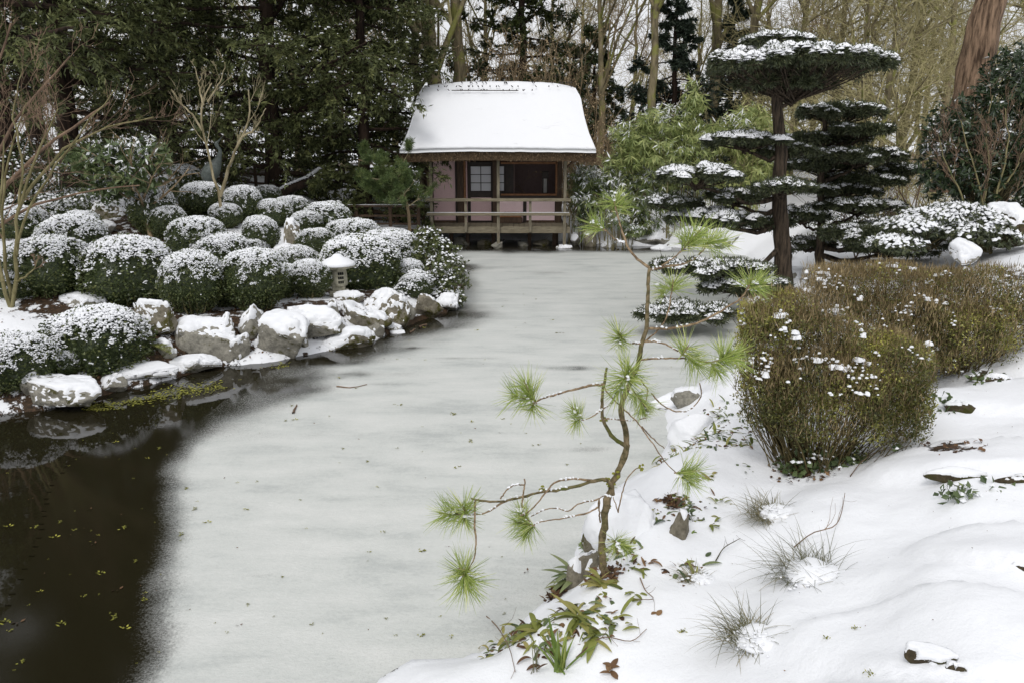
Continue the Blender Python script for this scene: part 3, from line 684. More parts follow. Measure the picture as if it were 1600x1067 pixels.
# ------------------------------------------------------------------ stone lantern
g = G(528, 455); s_ = .98
m_stone_l = plain('lantern_stone', (0.20, 0.19, 0.13), (0.42, 0.40, 0.32), .85, 12, .01)
g = AT(530, 460, g[1] - .62); sl = thing('stone_lantern', 'small stone garden lantern with a snow capped roof among the clipped bushes', 'stone lantern', g, .12); sl.scale = (.80, .80, .80)
def lb(nm, x, y, z0, z1, mat=m_stone_l, b=.015): mb = MB(); box(mb, -x, x, -y, y, z0, z1, bev=b); return obj(nm, mb, mat, sl)
lb('plinth', .20, .18, -.45, .10); lb('neck', .14, .13, .10, .20)
body = MB()
lathe(body, [(.0, .20), (.19, .20), (.205, .26), (.195, .45), (.175, .60), (.0, .60)], (0, 0, 0), 8)
obj('light_box', body, m_stone_l, sl)
mo, t, p = M_('lantern_opening'); p.inputs['Base Color'].default_value = (.01, .01, .008, 1); p.inputs['Roughness'].default_value = 1
for a in (0, 1):
    for j in range(3):
        for i in range(3 if a == 0 else 1):
            mb = MB(); x = (-.045 + i * .045) if a == 0 else 0
            box(mb, x - .017, x + .017, -.006, .006, .27 + j * .095, .33 + j * .095)
            o = obj('opening', mb, mo, sl)
            an = math.radians(22.5) if a == 0 else math.radians(-45 + 22.5 - 22.5)
            o.rotation_euler = (0, 0, an); o.location = (math.sin(an) * .187, -math.cos(an) * .187, 0)
cap = MB(); lathe(cap, [(0, .56), (.20, .585), (.385, .61), (.40, .655), (.33, .70), (.20, .75), (.09, .79), (0, .80)], (0, 0, 0), 6); obj('roof', cap, m_stone_l, sl)
mb = MB(); lathe(mb, [(.39, .66), (.405, .685), (.36, .735), (.25, .80), (.14, .845), (.085, .90), (.05, .915), (0, .92)], (0, 0, 0), 20); obj('snow_cap', mb, m_snow, sl, True)
# ------------------------------------------------------------------ boulders with snow lying on them
def rock_mat(name, c0, c1, moss, mo_amt=.5):
    m, t, p = M_(name); v = coords(t); n = noise(t, 5, 8, .7, v); n2 = noise(t, 26, 6, .7, v)
    c = ramp(t, math_(t, 'ADD', math_(t, 'MULTIPLY', n, .6), math_(t, 'MULTIPLY', n2, .4)), [(.34, c0), (.62, c1)])
    c = mixc(t, mapr(t, noise(t, 3.2, 7, .75, v), mo_amt, mo_amt + .08), c, moss)
    t.links.new(c, p.inputs['Base Color']); p.inputs['Roughness'].default_value = .88; p.inputs['Specular IOR Level'].default_value = .2
    bump(t, p, math_(t, 'ADD', n, math_(t, 'MULTIPLY', n2, .5)), .05, .8); return m
m_rock = rock_mat('lichen_boulder', (0.10, 0.095, 0.078), (0.38, 0.36, 0.305), (0.075, 0.07, 0.022), .56)
m_rock_moss = rock_mat('mossy_boulder', (0.08, 0.07, 0.05), (0.29, 0.26, 0.20), (0.075, 0.07, 0.018), .52)
def rock(name, label, cat, px, py, w, d, h, seed, rz=0, snow=.06, cover=.0, base=None, mat=None, sub=4, cuts=8, group=None, sink=.3, patch=1.0, tilt=(0, 0), snowdir=(0, 0)):
    if group == GL and h > .15: patch = max(patch, .85); cover -= .06
    rg = np.random.default_rng(seed); V, F = ico(max(sub, 5) if group == GL else sub); V = V.copy()
    for _ in range(cuts + 4):
        n = nrmz(rg.normal(size=3) * np.array([1, 1, .8])); dd = rg.uniform(.46, .80); V -= n * np.maximum(0, V @ n - dd)[:, None] * .95
    V += (nrmz(V)) * ((fbm(V * 1.5, 3, seed) - .5) * .20 + (fbm(V * 5, 3, seed + 5) - .5) * .10 + (fbm(V * 15, 3, seed + 9) - .5) * .05)[:, None]
    V *= np.array([w / 2, d / 2, h / (2 - 0.55 * 1)]) * 1.08
    ax, ay = tilt
    R = np.array([[math.cos(ay), 0, math.sin(ay)], [0, 1, 0], [-math.sin(ay), 0, math.cos(ay)]]) @ np.array([[1, 0, 0], [0, math.cos(ax), -math.sin(ax)], [0, math.sin(ax), math.cos(ax)]])
    V = V @ R.T; c_, s__ = math.cos(rz), math.sin(rz); V = V @ np.array([[c_, -s__, 0], [s__, c_, 0], [0, 0, 1]]).T
    V[:, 2] -= V[:, 2].min() + sink * h
    V[:, 2] *= h / max(V[:, 2].max(), .01)
    g = G(px, py) if base is None else np.asarray(base, float)
    g = np.array([g[0], g[1] + d * .32, g[2]]) if base is None else g; zf = max(g[2], 0)
    if base is None: g[2] = .5 * (max(hz(g[0], g[1]), 0) + zf) - .04
    root = thing(name, label, cat, g, 0, group)
    mb = MB(); mb.add(V, F); obj('stone', mb, mat or m_rock, root, True)
    N = vnormals(V, F); nf = fbm(V * 3.2 / max(.5, w) * .8 + seed, 4, seed + 3) - .5; nf2 = fbm(V * 22, 3, seed + 4) - .5
    sdv = N[:, 2] + N[:, 0] * snowdir[0] + N[:, 1] * snowdir[1]
    tt = (sdv - .60 + cover) * 2.6 + nf * 4.6 * patch + nf2 * 4.6 * patch + (fbm(V * 55, 2, seed + 14) - .5) * 1.6 * patch
    tt = np.clip(tt, -.5, 1); th = np.where(tt > 0, snow * .45 * np.maximum(tt, 0) ** .65, tt * .06)
    th = th + (tt > .5) * (fbm(V * 2.2, 2, 8) - .4) * snow * .5
    S = V + np.array([0, 0, 1.0]) * th[:, None] * .75 + N * th[:, None] * .4
    keep = (tt[F] > -.45).any(1)
    if keep.sum() > 4:
        Fk = F[keep]; u = np.unique(Fk); mp = np.zeros(len(V), int); mp[u] = np.arange(len(u))
        mb = MB(); mb.add(S[u], mp[Fk]); obj('snow_cap', mb, m_snow, root, True)
    return root
m_step = rock_mat('dark_step_stone', (0.02, 0.016, 0.010), (0.11, 0.085, 0.05), (0.05, 0.05, 0.012), .48)
GL = 'boulders along the left shore'
# left shore, from the near corner to the far point (px, py is the middle of the front foot)
rock('boulder', 'low snow streaked boulder at the left edge where the open water begins', 'boulder', 80, 640, 1.30, .8, 0.37, 1, -.2, .04, .12, group=GL, patch=1.15, sub=5, sink=.25)
rock('boulder', 'flat snowy ledge stone at the water below the small fern', 'boulder', 215, 603, 1.25, .6, 0.15, 2, .25, .07, .35, group=GL, patch=.5, mat=m_rock_moss)
rock('boulder', 'tan faced boulder under patchy snow reflected in the open water', 'boulder', 322, 560, 1.12, .9, 0.46, 3, -.3, .07, .08, group=GL, sub=5, mat=m_rock, snowdir=(-.1, .2))
rock('boulder', 'squat snow covered stone at the waterline in front of the tan faced boulder', 'boulder', 292, 580, .85, .4, 0.16, 4, .25, .08, .3, group=GL, patch=.7)
rock('boulder', 'tall humped boulder almost wholly white with snow at the waterline', 'boulder', 432, 560, 1.02, .85, 0.59, 5, .1, .09, .42, group=GL, sub=5, patch=.85, tilt=(.1, .1))
rock('boulder', 'long flat topped boulder with a thick snow slab and bare grey underside', 'boulder', 488, 532, 1.32, .8, 0.49, 16, .12, .12, .10, group=GL, sub=5, mat=m_rock, patch=.35, sink=.12, cuts=10, tilt=(.0, -.08))
rock('boulder', 'low mossy boulder at the ice edge below the flat topped boulder', 'boulder', 530, 548, .98, .55, 0.30, 7, .3, .08, .16, group=GL, mat=m_rock_moss, patch=.8, tilt=(0, -.12))
rock('boulder', 'sloping snow covered boulder right of the stone lantern', 'boulder', 566, 515, .95, .7, 0.44, 8, .5, .09, .22, group=GL, patch=.5, mat=m_rock_moss, tilt=(.15, .3), snowdir=(-.2, -.2))
rock('boulder', 'tall leaning boulder with a brown mossy right face', 'boulder', 600, 506, .78, .7, 0.58, 9, -.3, .09, .22, group=GL, mat=m_rock_moss, patch=.5, tilt=(.1, -.2), snowdir=(-.35, -.1))
rock('boulder', 'blocky brown boulder with upright sides and a white snow top', 'boulder', 663, 500, .72, .6, 0.49, 31, .1, .09, -.05, group=GL, mat=m_rock_moss, patch=.3, cuts=12, sub=5, sink=.2)
rock('boulder', 'wedge shaped snowy boulder at the tip of the left bank', 'boulder', 697, 487, .62, .55, 0.31, 11, .4, .08, .35, group=GL, patch=.5)
rock('boulder', 'small half buried boulder behind the stone lantern rocks', 'boulder', 545, 474, .62, .5, 0.19, 12, .1, .07, .1, group=GL, mat=m_rock_moss, patch=.5)
rock('boulder', 'little round stone frozen into the ice below the leaning boulder', 'boulder', 607, 515, .42, .32, 0.13, 13, 0, .07, .3, group=GL, patch=.4)
rock('boulder', 'smallest snowy stone lying out on the ice by the shore', 'boulder', 622, 522, .30, .2, 0.07, 14, .2, .05, .5, group=GL, patch=.2)
rock('boulder', 'brown boulder with a smooth snow cushion beside the small fern', 'boulder', 234, 522, .78, .7, 0.46, 15, .3, .12, .22, group=GL, mat=m_rock_moss, patch=.25, sub=5, sink=.15)
rock('boulder', 'flat snow covered stone between two clipped bushes on the left', 'boulder', 128, 485, .98, .6, 0.22, 26, -.1, .08, .35, group=GL, patch=.3)
rock('boulder', 'snowy boulder low in the gap between the ball shaped bushes', 'boulder', 445, 412, .62, .6, 0.37, 17, .1, .10, .35, group=GL, patch=.2)
rock('boulder', 'pale upright stone standing between the rear bushes', 'boulder', 458, 384, .42, .4, 0.63, 18, .1, .07, .2, group=GL, mat=m_rock_moss, patch=.9)
rock('boulder', 'mossy boulder with snow on top behind the left bushes', 'boulder', 158, 345, 1.0, .8, 0.46, 19, .1, .10, .2, group=GL, mat=m_rock_moss, patch=.4)
rock('boulder', 'small pointed snowy stone beside the thin leaning trunk', 'boulder', 163, 368, .45, .45, 0.27, 20, .1, .08, .5, group=GL, patch=.3)
rock('boulder', 'low snow covered stone in the far left background', 'boulder', 10, 345, 1.2, .8, 0.26, 21, .1, .10, .5, group=GL, patch=.3)
for k, (a, c, w, h, lab) in enumerate(((178, 615, .40, .16, 'small stone between the streaked boulder and the ledge stone'), (372, 562, .42, .26, 'knobbly stone filling the gap left of the humped boulder'), (392, 530, .5, .34, 'half snowed stone above the gap left of the humped boulder'), (465, 545, .40, .24, 'low stone wedged right of the humped boulder'),
    (285, 545, .36, .22, 'little stone left of the tan faced boulder'), (350, 535, .42, .3, 'grey stone behind the tan faced boulder'), (560, 540, .34, .16, 'flat stone at the ice beside the low mossy boulder'), (585, 525, .30, .2, 'small stone squeezed under the sloping boulder'), (632, 498, .36, .26, 'small stone left of the blocky brown boulder'), (256, 560, .34, .16, 'flat stone near the small fern by the water'), (50, 618, .34, .2, 'stone half under the leftmost bush'), (520, 500, .36, .24, 'stone behind the flat topped slab boulder'))):
    rock('shore_stone', lab, 'stone', a, c, w, w * .8, h / .74, 200 + k, .4 * k, .06, .1, group='small stones between the shore boulders', patch=1, sub=4)
# under the tea house and on the far bank
GF = 'stones under and beside the tea house'
rock('footing_stone', 'tan footing stone under the middle post of the tea house', 'stone', 776, 382, .5, .42, .24, 41, 0, 0, -2, base=(-.44, 24.74, -.04), group=GF, cuts=10)
rock('footing_stone', 'snow edged footing stone under the right post of the tea house', 'stone', 880, 383, .5, .42, .12, 42, 0, .05, .0, base=(1.62, 24.74, -.03), group=GF)
for k, (x, y, w, h, lab) in enumerate(((-1.6, 25.7, .7, .28, 'dark stone in the shade under the left of the deck'), (-.9, 25.6, .5, .2, 'dark low stone under the deck left of the middle post'), (.35, 25.3, .45, .16, 'pale wet stone under the deck right of the middle post'),
                                      (.95, 25.4, .55, .2, 'round wet stone under the middle right of the deck'), (2.0, 25.5, .55, .42, 'brown block stone just right of the tea house deck'), (2.5, 25.3, .7, .5, 'snow dusted boulder right of the tea house'), (3.0, 25.0, .7, .22, 'low snowy boulder at the ice edge right of the tea house'))):
    rock('bank_stone', lab, 'stone', 0, 0, w, .5, h, 50 + k, .3 * k, .04 if x > 1.9 else 0, .15 if x > 1.9 else -2, base=(x, y, -.02), group=GF, sub=3, mat=m_rock_moss if k % 2 else m_rock)
for k, (a, b, w, h, c, lab) in enumerate(((1030, 382, 1.7, .62, .3, 'wide snow dusted boulder on the far bank right of the low bamboo'), (1035, 392, .8, .16, .8, 'low snow dome on the ice before the far bank'), (963, 386, .55, .12, .9, 'small snow hump at the ice edge under the bamboo'), (1090, 378, 1.2, .4, .5, 'snowy bank boulder left of the cloud pruned tree'),
                                          (1140, 388, .9, .35, .6, 'rounded snow covered stone behind the cloud pruned tree'), (1010, 365, 1.0, .5, .3, 'upper snowy boulder at the foot of the low bamboo'))):
    rock('bank_boulder', lab, 'boulder', a, b, w, w * .6, h, 70 + k, .2, .08, c, group='boulders on the far bank', patch=.8)
# right background
rock('boulder', 'big dark boulder arched by smooth snow at the right edge', 'boulder', 1560, 372, 1.25, .9, .62, 83, .2, .13, .30, patch=.15, sub=5, base=AT(1570, 374, 14.6), mat=m_step, cuts=2)
rock('boulder', 'rounded snow mound stone behind the brown topped hedge', 'boulder', 1500, 404, .50, .4, .30, 81, 0, .12, .9, patch=.1, base=AT(1505, 404, 13.7))
for k, (a, b, w, h, lab) in enumerate(((1225, 415, .8, .45, 'snowy stone close behind the cloud pruned trunk'), (1212, 463, .55, .32, 'white snow covered stone left of the hedge top'), (1248, 460, .5, .26, 'snow covered stone right beside the hedge top'), (1250, 440, .7, .3, 'low snowy stone at the foot of the cloud pruned tree'))):
    rock('boulder', lab, 'boulder', a, b, w, .5, h, 90 + k, .1, .09, .6, patch=.3)
# right bank by the water
GR = 'rocks along the right bank'
rock('bank_rock', 'brown rock with snow draped over it at the right ice edge', 'rock', 1072, 634, .42, .4, .24, 101, .2, .06, .1, group=GR, patch=.5)
rock('bank_rock', 'flat snow slab jutting over the ice on the right bank', 'rock', 1052, 632, .5, .4, .14, 102, .2, .06, .9, group=GR, patch=.1)
rock('bank_rock', 'snow smothered rock under the right hand pine branches', 'rock', 1080, 690, .6, .5, .26, 103, .2, .07, .9, group=GR, patch=.3)
rock('bank_rock', 'large rounded rock under deep snow just behind the young pine trunk', 'rock', 965, 800, .60, .5, .62, 104, .3, .09, .45, base=(.86, 5.55, -.05), group=GR, patch=.65, sub=5, sink=.1, mat=m_rock_moss, cuts=6)
rock('bank_rock', 'broken brown stub of rock right of the young pine trunk', 'rock', 1030, 800, .22, .2, .3, 105, .1, .06, .0, base=(1.22, 5.30, .32), group=GR, patch=.3, mat=m_rock_moss)
rock('bank_rock', 'moss sided rock at the water below the young pine', 'rock', 900, 880, .40, .35, .42, 106, .1, .06, .1, base=(.55, 5.15, -.03), group=GR, patch=.7, mat=m_rock_moss)
rock('bank_rock', 'low snowy rock at the bottom edge of the ice', 'rock', 660, 1060, .9, .5, .24, 107, .1, .06, .9, base=(-.28, 3.65, -.03), group=GR, patch=.1)
rock('bank_rock', 'snow covered rock beneath the fallen leaves near the pine foot', 'rock', 850, 960, .5, .4, .24, 108, .1, .05, .5, base=(.26, 4.25, .05), group=GR, patch=.6, mat=m_rock_moss)
# dark stones that show at the lips of the snowy slabs
for k, (a, b, w, h, rz, lab) in enumerate(((1450, 1032, .20, .09, -.5, 'mossy lip of a stone step near the lower right corner'), (1492, 1048, .10, .05, -.4, 'small mossy stone end beside the lowest step'), (1597, 893, .14, .07, -.5, 'dark stone lip of the step at the right edge'),
                                           (1495, 748, .36, .10, -.15, 'dark brown lip of the step with ivy below it'), (1585, 752, .30, .09, -.1, 'dark step lip at the right edge behind the ivy'), (1500, 640, .35, .12, -.1, 'leafy dark lip of the step beside the hedge foot'), (1560, 594, .30, .09, -.1, 'dark stone lip of the uppermost step'), (1530, 590, .3, .08, .3, 'stone edge below the far hedge on the right'))):
    g = G(a, b); rock('step_stone', lab, 'step', a, b, w * 1.25, w * .45, h * .8, 120 + k, rz, .03, .06, base=(g[0], g[1], g[2] - .03), group='stone step lips showing through the snow', patch=1.1, mat=m_step, sub=4)
# ------------------------------------------------------------------ clipped box bushes (six moulds, copied and stretched)
def surf_dir(rng, n, zmin=-.75):
    d = nrmz(rng.normal(size=(int(n * 1.6) + 10, 3))); d = d[d[:, 2] > zmin]; return d[:n]
def box_shape(d, seed, lump=.10):
    # cushion: flat-ish top, full sides, drawn in at the foot
    r = 1.0 / (np.abs(d[:, 0]) ** 2.6 + np.abs(d[:, 1]) ** 2.6 + np.abs(d[:, 2]) ** 2.3) ** (1 / 2.45)
    r = r * (1 + lump * 2 * (fbm(d * 1.6 + seed, 3, seed) - .5) + .10 * (fbm(d * 5 + seed, 2, seed + 3) - .5))
    P = d * r[:, None]
    foot = sstep(-.15, -.9, P[:, 2]); P[:, :2] *= (1 - .20 * foot)[:, None]
    return P
def make_box(seed):
    rng = np.random.default_rng(1000 + seed)
    root = thing('box_bush', 'x', 'bush', (0, 0, -50), 0, 'clipped box bushes on the left bank')
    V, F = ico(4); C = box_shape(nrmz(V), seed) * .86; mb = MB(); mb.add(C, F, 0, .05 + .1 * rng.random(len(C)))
    n = 7000; d = surf_dir(rng, n, -.85); P = box_shape(d, seed); n = len(P)
    depth = rng.uniform(.84, 1.03, n); P = P * depth[:, None]
    D = nrmz(d + rng.normal(0, .75, (n, 3)) + [0, 0, .25]); N = nrmz(d + rng.normal(0, .6, (n, 3)))
    var = np.clip(rng.normal(.5, .22, n) + .3 * (fbm(P * 4, 2, seed) - .5), 0, 1)
    leaves(mb, P - D * .02, D, N, rng.uniform(.055, .10, n), rng.uniform(.036, .058, n), 0, var)
    obj('foliage', mb, m_box, root)
    # bare stems seen at the foot
    st = MB(); k = 46; a = rng.uniform(0, 6.28, k); r = rng.uniform(.1, .55, k)
    p0 = np.stack([r * .5 * np.cos(a), r * .5 * np.sin(a), np.full(k, -1.15)], -1); p2 = np.stack([np.cos(a) * rng.uniform(.5, .86, k), np.sin(a) * rng.uniform(.5, .86, k), rng.uniform(-.6, -.05, k)], -1)
    tubes(st, np.stack([p0, (p0 + p2) / 2 * [1.15, 1.15, 1], p2], 1), np.tile([.03, .022, .010], (k, 1)), 3); obj('stem', st, m_branch_olive, root, kind='stuff')
    # snow: dense on top breaking into flecks on the sides
    n = 13000; d = surf_dir(rng, n, -.45); P = box_shape(d, seed); n = len(P)
    nz = d[:, 2]; fl = nz * 1.15 - .24 + (.10, -.06, .02, -.14, .06, -.02)[seed] + 1.0 * (fbm(P * 3.0, 3, seed + 11) - .5) + 2.0 * (fbm(P * 9, 3, seed + 21) - .5)
    pr = sstep(.12, .50, fl)
    kk = rng.random(n) < pr; P = P[kk] * rng.uniform(.97, 1.03, kk.sum())[:, None]; nn = d[kk]; pk = pr[kk]
    sb = MB(); clumps(sb, P, rng.uniform(.011, .026, len(P)) * (.6 + .5 * pk + .7 * sstep(.5, .95, nn[:, 2])), rng, .7, nn, lite=True); obj('snow', sb, m_snow, root)
    KIDS[root.name] = [c for c in COL.objects if c.parent == root]
    return root
BOX = [make_box(i) for i in range(6)]
BL = [  # px centre, py top, py foot, px width, label, dz
 (22, 522, 622, 112, 'box bush cut by the left edge just above the open water'),
 (100, 548, 590, 48, 'smallest snowy box tuft beside the flat snow slope'),
 (150, 482, 582, 142, 'broad low box cushion nearest the water with the fern at its right'),
 (76, 372, 468, 110, 'box bush behind the olive stemmed shrub with patchy snow'),
 (112, 338, 425, 95, 'upper left box mound half hidden by bare branches'),
 (203, 370, 482, 132, 'largest round box ball left of the middle with dark green sides'),
 (300, 392, 495, 86, 'upright oval box ball just right of the large round ball'),
 (398, 390, 488, 88, 'tall box ball above the humped white boulder'),
 (355, 408, 482, 60, 'narrow box bush tucked between two ball shaped bushes'),
 (438, 412, 470, 55, 'small box bush behind the boulders left of the lantern'),
 (484, 407, 468, 60, 'round box ball immediately left of the stone lantern'),
 (560, 368, 452, 118, 'big spreading box cushion behind the stone lantern'),
 (608, 360, 430, 92, 'right shoulder box mound sloping down to the ice'),
 (552, 343, 392, 78, 'box mound crest above the spreading cushion'),
 (462, 385, 440, 60, 'low box mound left behind the lantern cushion'),
 (492, 358, 395, 52, 'flat little box dome in the middle of the bank'),
 (408, 339, 398, 50, 'single mushroom shaped box ball with visible stems'),
 (512, 316, 372, 66, 'box dome near the far pine sapling'),
 (478, 330, 372, 46, 'small box dome left of the far pine sapling dome'),
 (455, 307, 345, 50, 'box bush in the rear row centre'),
 (428, 312, 358, 52, 'tight box ball behind the mushroom shaped one'),
 (418, 290, 318, 36, 'rearmost small box ball under the dark yew'),
 (378, 292, 352, 56, 'box ball right of the pale forked sapling'),
 (316, 285, 345, 62, 'box dome around the foot of the pale forked sapling'),
 (352, 318, 360, 44, 'low box filler right of the pale sapling stem'),
 (306, 340, 398, 80, 'wide box cushion below the pale forked sapling'),
 (340, 366, 412, 88, 'lower box cushion in front of the wide cushion'),
 (262, 322, 378, 52, 'box bush right of the leaning brown trunk'),
 (238, 290, 372, 62, 'tall box mound behind the leaning brown trunk'),
 (282, 258, 306, 66, 'topmost box mound below the bronze crane statue'),
 (250, 272, 320, 50, 'upper box mound left of the bronze crane statue'),
 (95, 312, 348, 80, 'dark box mound on the upper left slope'),
 (28, 322, 372, 76, 'box mound at the upper left edge behind bare stems'),
 (130, 330, 390, 52, 'box ball below the mossy boulder'),
 (25, 420, 470, 62, 'shaded box bush behind the olive stems at the left edge'),
 (395, 372, 400, 46, 'flat box tuft between the wide cushion and the mushroom ball'),
 (640, 405, 452, 44, 'snow loaded shrublet on the shore right of the lantern cushion'),
 (650, 428, 470, 46, 'snowy low bush above the blocky brown boulder'),
]
for i, (cx, yt, yb, w, lab) in enumerate(BL):
    g = G(cx, yb); dep = (g[1] * math.cos(TH) + (CAM_H - g[2]) * math.sin(TH)); wm = w / FPX * dep * 1.13
    yc = g[1] + wm * .33
    top = AT(cx, yt, yc)[2]; zb = hz(AT(cx, yb, yc)[0], yc); zb = min(zb, AT(cx, yb, yc - wm * .3)[2] + .03)
    hh = max((top - zb) / 2 * 1.05, wm * .42)
    x = AT(cx, (yt + yb) / 2, yc)[0]
    rng = random.Random(i * 7 + 1)
    src = BOX[i % 6]
    o = src if i < 6 else dup(src)
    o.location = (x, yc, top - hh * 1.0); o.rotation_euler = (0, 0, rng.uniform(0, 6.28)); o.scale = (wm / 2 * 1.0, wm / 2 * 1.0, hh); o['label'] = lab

# ------------------------------------------------------------------ general leafy shrub grown in blobs
def blobpts(rng, blobs, n, rmin=.72, up=0.0, boxy=False):
    w = np.array([b[3] * b[4] * b[5] for b in blobs]) ** .7; w /= w.sum(); ci = rng.choice(len(blobs), n, p=w)
    B = np.array([b[:6] for b in blobs], float)[ci]; d = nrmz(rng.normal(size=(n, 3)) + [0, 0, up])
    if boxy: d = d / (np.abs(d) ** 4).sum(1, keepdims=True) ** .25 * .88
    r = rng.uniform(rmin, 1.05, n) * (1 + .25 * (fbm(d * 2.3 + ci[:, None], 3, 4) - .5) * 2)
    return B[:, :3] + d * r[:, None] * B[:, 3:], d
def leafy(name, label, cat, base, blobs, n, L, Wd, mat, seed=0, droop=0.0, out=.8, snow=0, snowr=.03, stems=10, stem_mat=None, group=None, var0=.45, stemr=.02, rmin=.6, whorl=1, up=0.0, snowup=.1, fold=0.0, leafname='foliage', parent=None, snowleaf=0.0):
    rng = np.random.default_rng(seed + 300); root = thing(name, label, cat, base, 0, group) if parent is None else parent
    P, d = blobpts(rng, blobs, n // whorl, rmin, up)
    mb = MB()
    if whorl > 1:
        ax = nrmz(d * out + rng.normal(0, .5, d.shape) + [0, 0, .3])
        P = np.repeat(P, whorl, 0); ax = np.repeat(ax, whorl, 0); d = np.repeat(d, whorl, 0)
        D = nrmz(ax * .5 + rng.normal(0, .62, ax.shape) + [0, 0, -droop]); N = nrmz(ax + rng.normal(0, .25, ax.shape))
    else:
        D = nrmz(d * out + rng.normal(0, .6, d.shape) + [0, 0, -droop]); N = nrmz(d * .5 + rng.normal(0, .5, d.shape) + [0, 0, .4])
    k = len(P)
    var = np.clip(rng.normal(var0, .22, k) + .5 * (fbm(P * 2.2, 2, seed) - .5), 0, 1)
    leaves(mb, P, D, N, rng.uniform(.65, 1.2, k) * L, rng.uniform(.7, 1.2, k) * Wd, 0, var, fold)
    obj(leafname, mb, mat, root)
    if snowleaf:
        sl_ = fbm(P * 1.8 + 3, 3, seed + 40) + .22 * d[:, 2] + rng.normal(0, .08, k); pk = sl_ > np.quantile(sl_, 1 - snowleaf); Nn = N * np.sign(N[:, 2:3] + 1e-6)
        sl = MB(); leaves(sl, P[pk] + D[pk] * L * .08 + [0, 0, .10 * Wd], D[pk], Nn[pk], rng.uniform(.6, .95, pk.sum()) * L, rng.uniform(.7, 1.1, pk.sum()) * Wd, 0, .5, .0); obj('snow', sl, m_snow, root)
    if stems:
        sm = MB(); Q, _ = blobpts(rng, blobs, stems, .2); a = rng.uniform(0, 6.28, stems); rb = rng.uniform(0, .12, stems) * (1 + blobs[0][3])
        p0 = np.stack([rb * np.cos(a), rb * np.sin(a), np.full(stems, -.05)], -1); mid = (p0 * .55 + Q * .45) + rng.normal(0, .06, Q.shape)
        PP = np.stack([resample([p0[i], mid[i], Q[i]], 7) for i in range(stems)]); RR = np.tile(np.linspace(stemr, stemr * .3, 7), (stems, 1))
        tubes(sm, PP, RR, 5)
        q2, r2 = grow(rng, PP, RR, 6, .35, 1, .4, 1.1, .35, 5, .15, .05); tubes(sm, q2, r2, 3)
        q3, r3 = grow(rng, q2, r2, 4, .2, 1, .4, 1.1, .5, 4, .15, .05); tubes(sm, q3, r3, 3)
        obj('stem', sm, stem_mat or m_stalk_dark, root)
    if snow:
        P, d = blobpts(rng, blobs, snow, max(rmin, .8), .6)
        pr = sstep(-.1, .7, d[:, 2] + 1.3 * (fbm(P * 2.0 + seed, 3, seed + 2) - .5) + snowup); kk = rng.random(len(P)) < pr
        sb = MB(); clumps(sb, P[kk], rng.uniform(.6, 1.5, kk.sum()) * snowr, rng, .6, d[kk], lite=True); obj('snow', sb, m_snow, root)
    return root

# conical shrub on the shore by the tea house
g = G(690, 480)
b0 = np.array([g[0], g[1] + .3, 0.05])
def px2loc(b, lst):      # (px,py,dY, rx_px, rz_px, ry m) -> blob relative to base b
    out = []
    for (a, c, dy, rx, rz_, ry) in lst:
        q = AT(a, c, b[1] + dy); k = (q[1] * math.cos(TH) + (CAM_H - q[2]) * math.sin(TH)) / FPX
        out.append((*(q - b), rx * k, ry, rz_ * k))
    return out
leafy('evergreen_shrub', 'loose leafy evergreen shrub leaning over the ice left of the tea house', 'shrub', b0,
      px2loc(b0, [(668, 375, .8, 26, 22, .4), (685, 395, .6, 36, 24, .4), (698, 420, .3, 34, 24, .4), (706, 445, .1, 30, 20, .35), (688, 440, .3, 22, 24, .35), (712, 468, -.1, 18, 12, .3), (660, 405, .7, 16, 18, .3)]),
      5200, .075, .032, m_box, 1, .05, .9, 520, .026, 14, whorl=6, var0=.6, rmin=.35)
g = G(700, 478)
leafy('evergreen_shrub', 'low snowy shrub trailing onto the ice below the leaning evergreen shrub', 'shrub', g, px2loc(g, [(690, 462, .1, 22, 12, .3), (705, 480, 0, 16, 9, .25), (668, 455, .2, 16, 12, .3)]), 1500, .06, .03, m_box, 2, .05, .9, 420, .026, 6, whorl=5, rmin=.4)
g = G(648, 470)
leafy('evergreen_shrub', 'straggly snow dusted shrub between the box cushion and the blocky boulder', 'shrub', g, px2loc(g, [(640, 455, .1, 26, 22, .3), (655, 440, .3, 24, 18, .3), (628, 470, .0, 18, 16, .25)]), 1500, .05, .025, m_box, 3, .05, .9, 650, .024, 8, whorl=4, rmin=.4)
# drooping leaved shrub on a thin leaning trunk, upper left
g = G(238, 372); b0 = g
r_ = leafy('evergreen_tree', 'small evergreen with drooping snow tipped leaves on a thin leaning brown trunk', 'tree', b0,
      px2loc(b0, [(150, 255, 0, 44, 22, .6), (195, 240, .2, 52, 24, .7), (235, 250, 0, 36, 20, .5), (205, 275, -.2, 50, 26, .6), (250, 235, .3, 20, 16, .4), (130, 238, .3, 26, 16, .4), (170, 290, 0, 36, 22, .5)]),
      3800, .19, .07, m_pieris, 4, .55, .5, 0, .045, 0, whorl=6, rmin=.3, fold=.12, snowleaf=.22)
tb = MB(); pts = [AT(a, c, g[1]) - b0 for a, c in ((238, 376), (228, 335), (221, 290), (219, 240))]; TP, TR = limb(tb, pts, .065, .035, 10, 7); obj('trunk', tb, m_twig_brown_haze, r_, True)
lb_ = MB(); q1, r1 = grow(np.random.default_rng(3), TP, TR, 12, .3, 1, .7, 1.5, .7, 6, .12, .05, .6); tubes(lb_, q1, r1, 4); q2, r2 = grow(np.random.default_rng(4), q1, r1, 5, .2, 1, .4, 1.1, .5, 5, .14); tubes(lb_, q2, r2, 3); obj('branch', lb_, m_twig_brown_haze, r_)
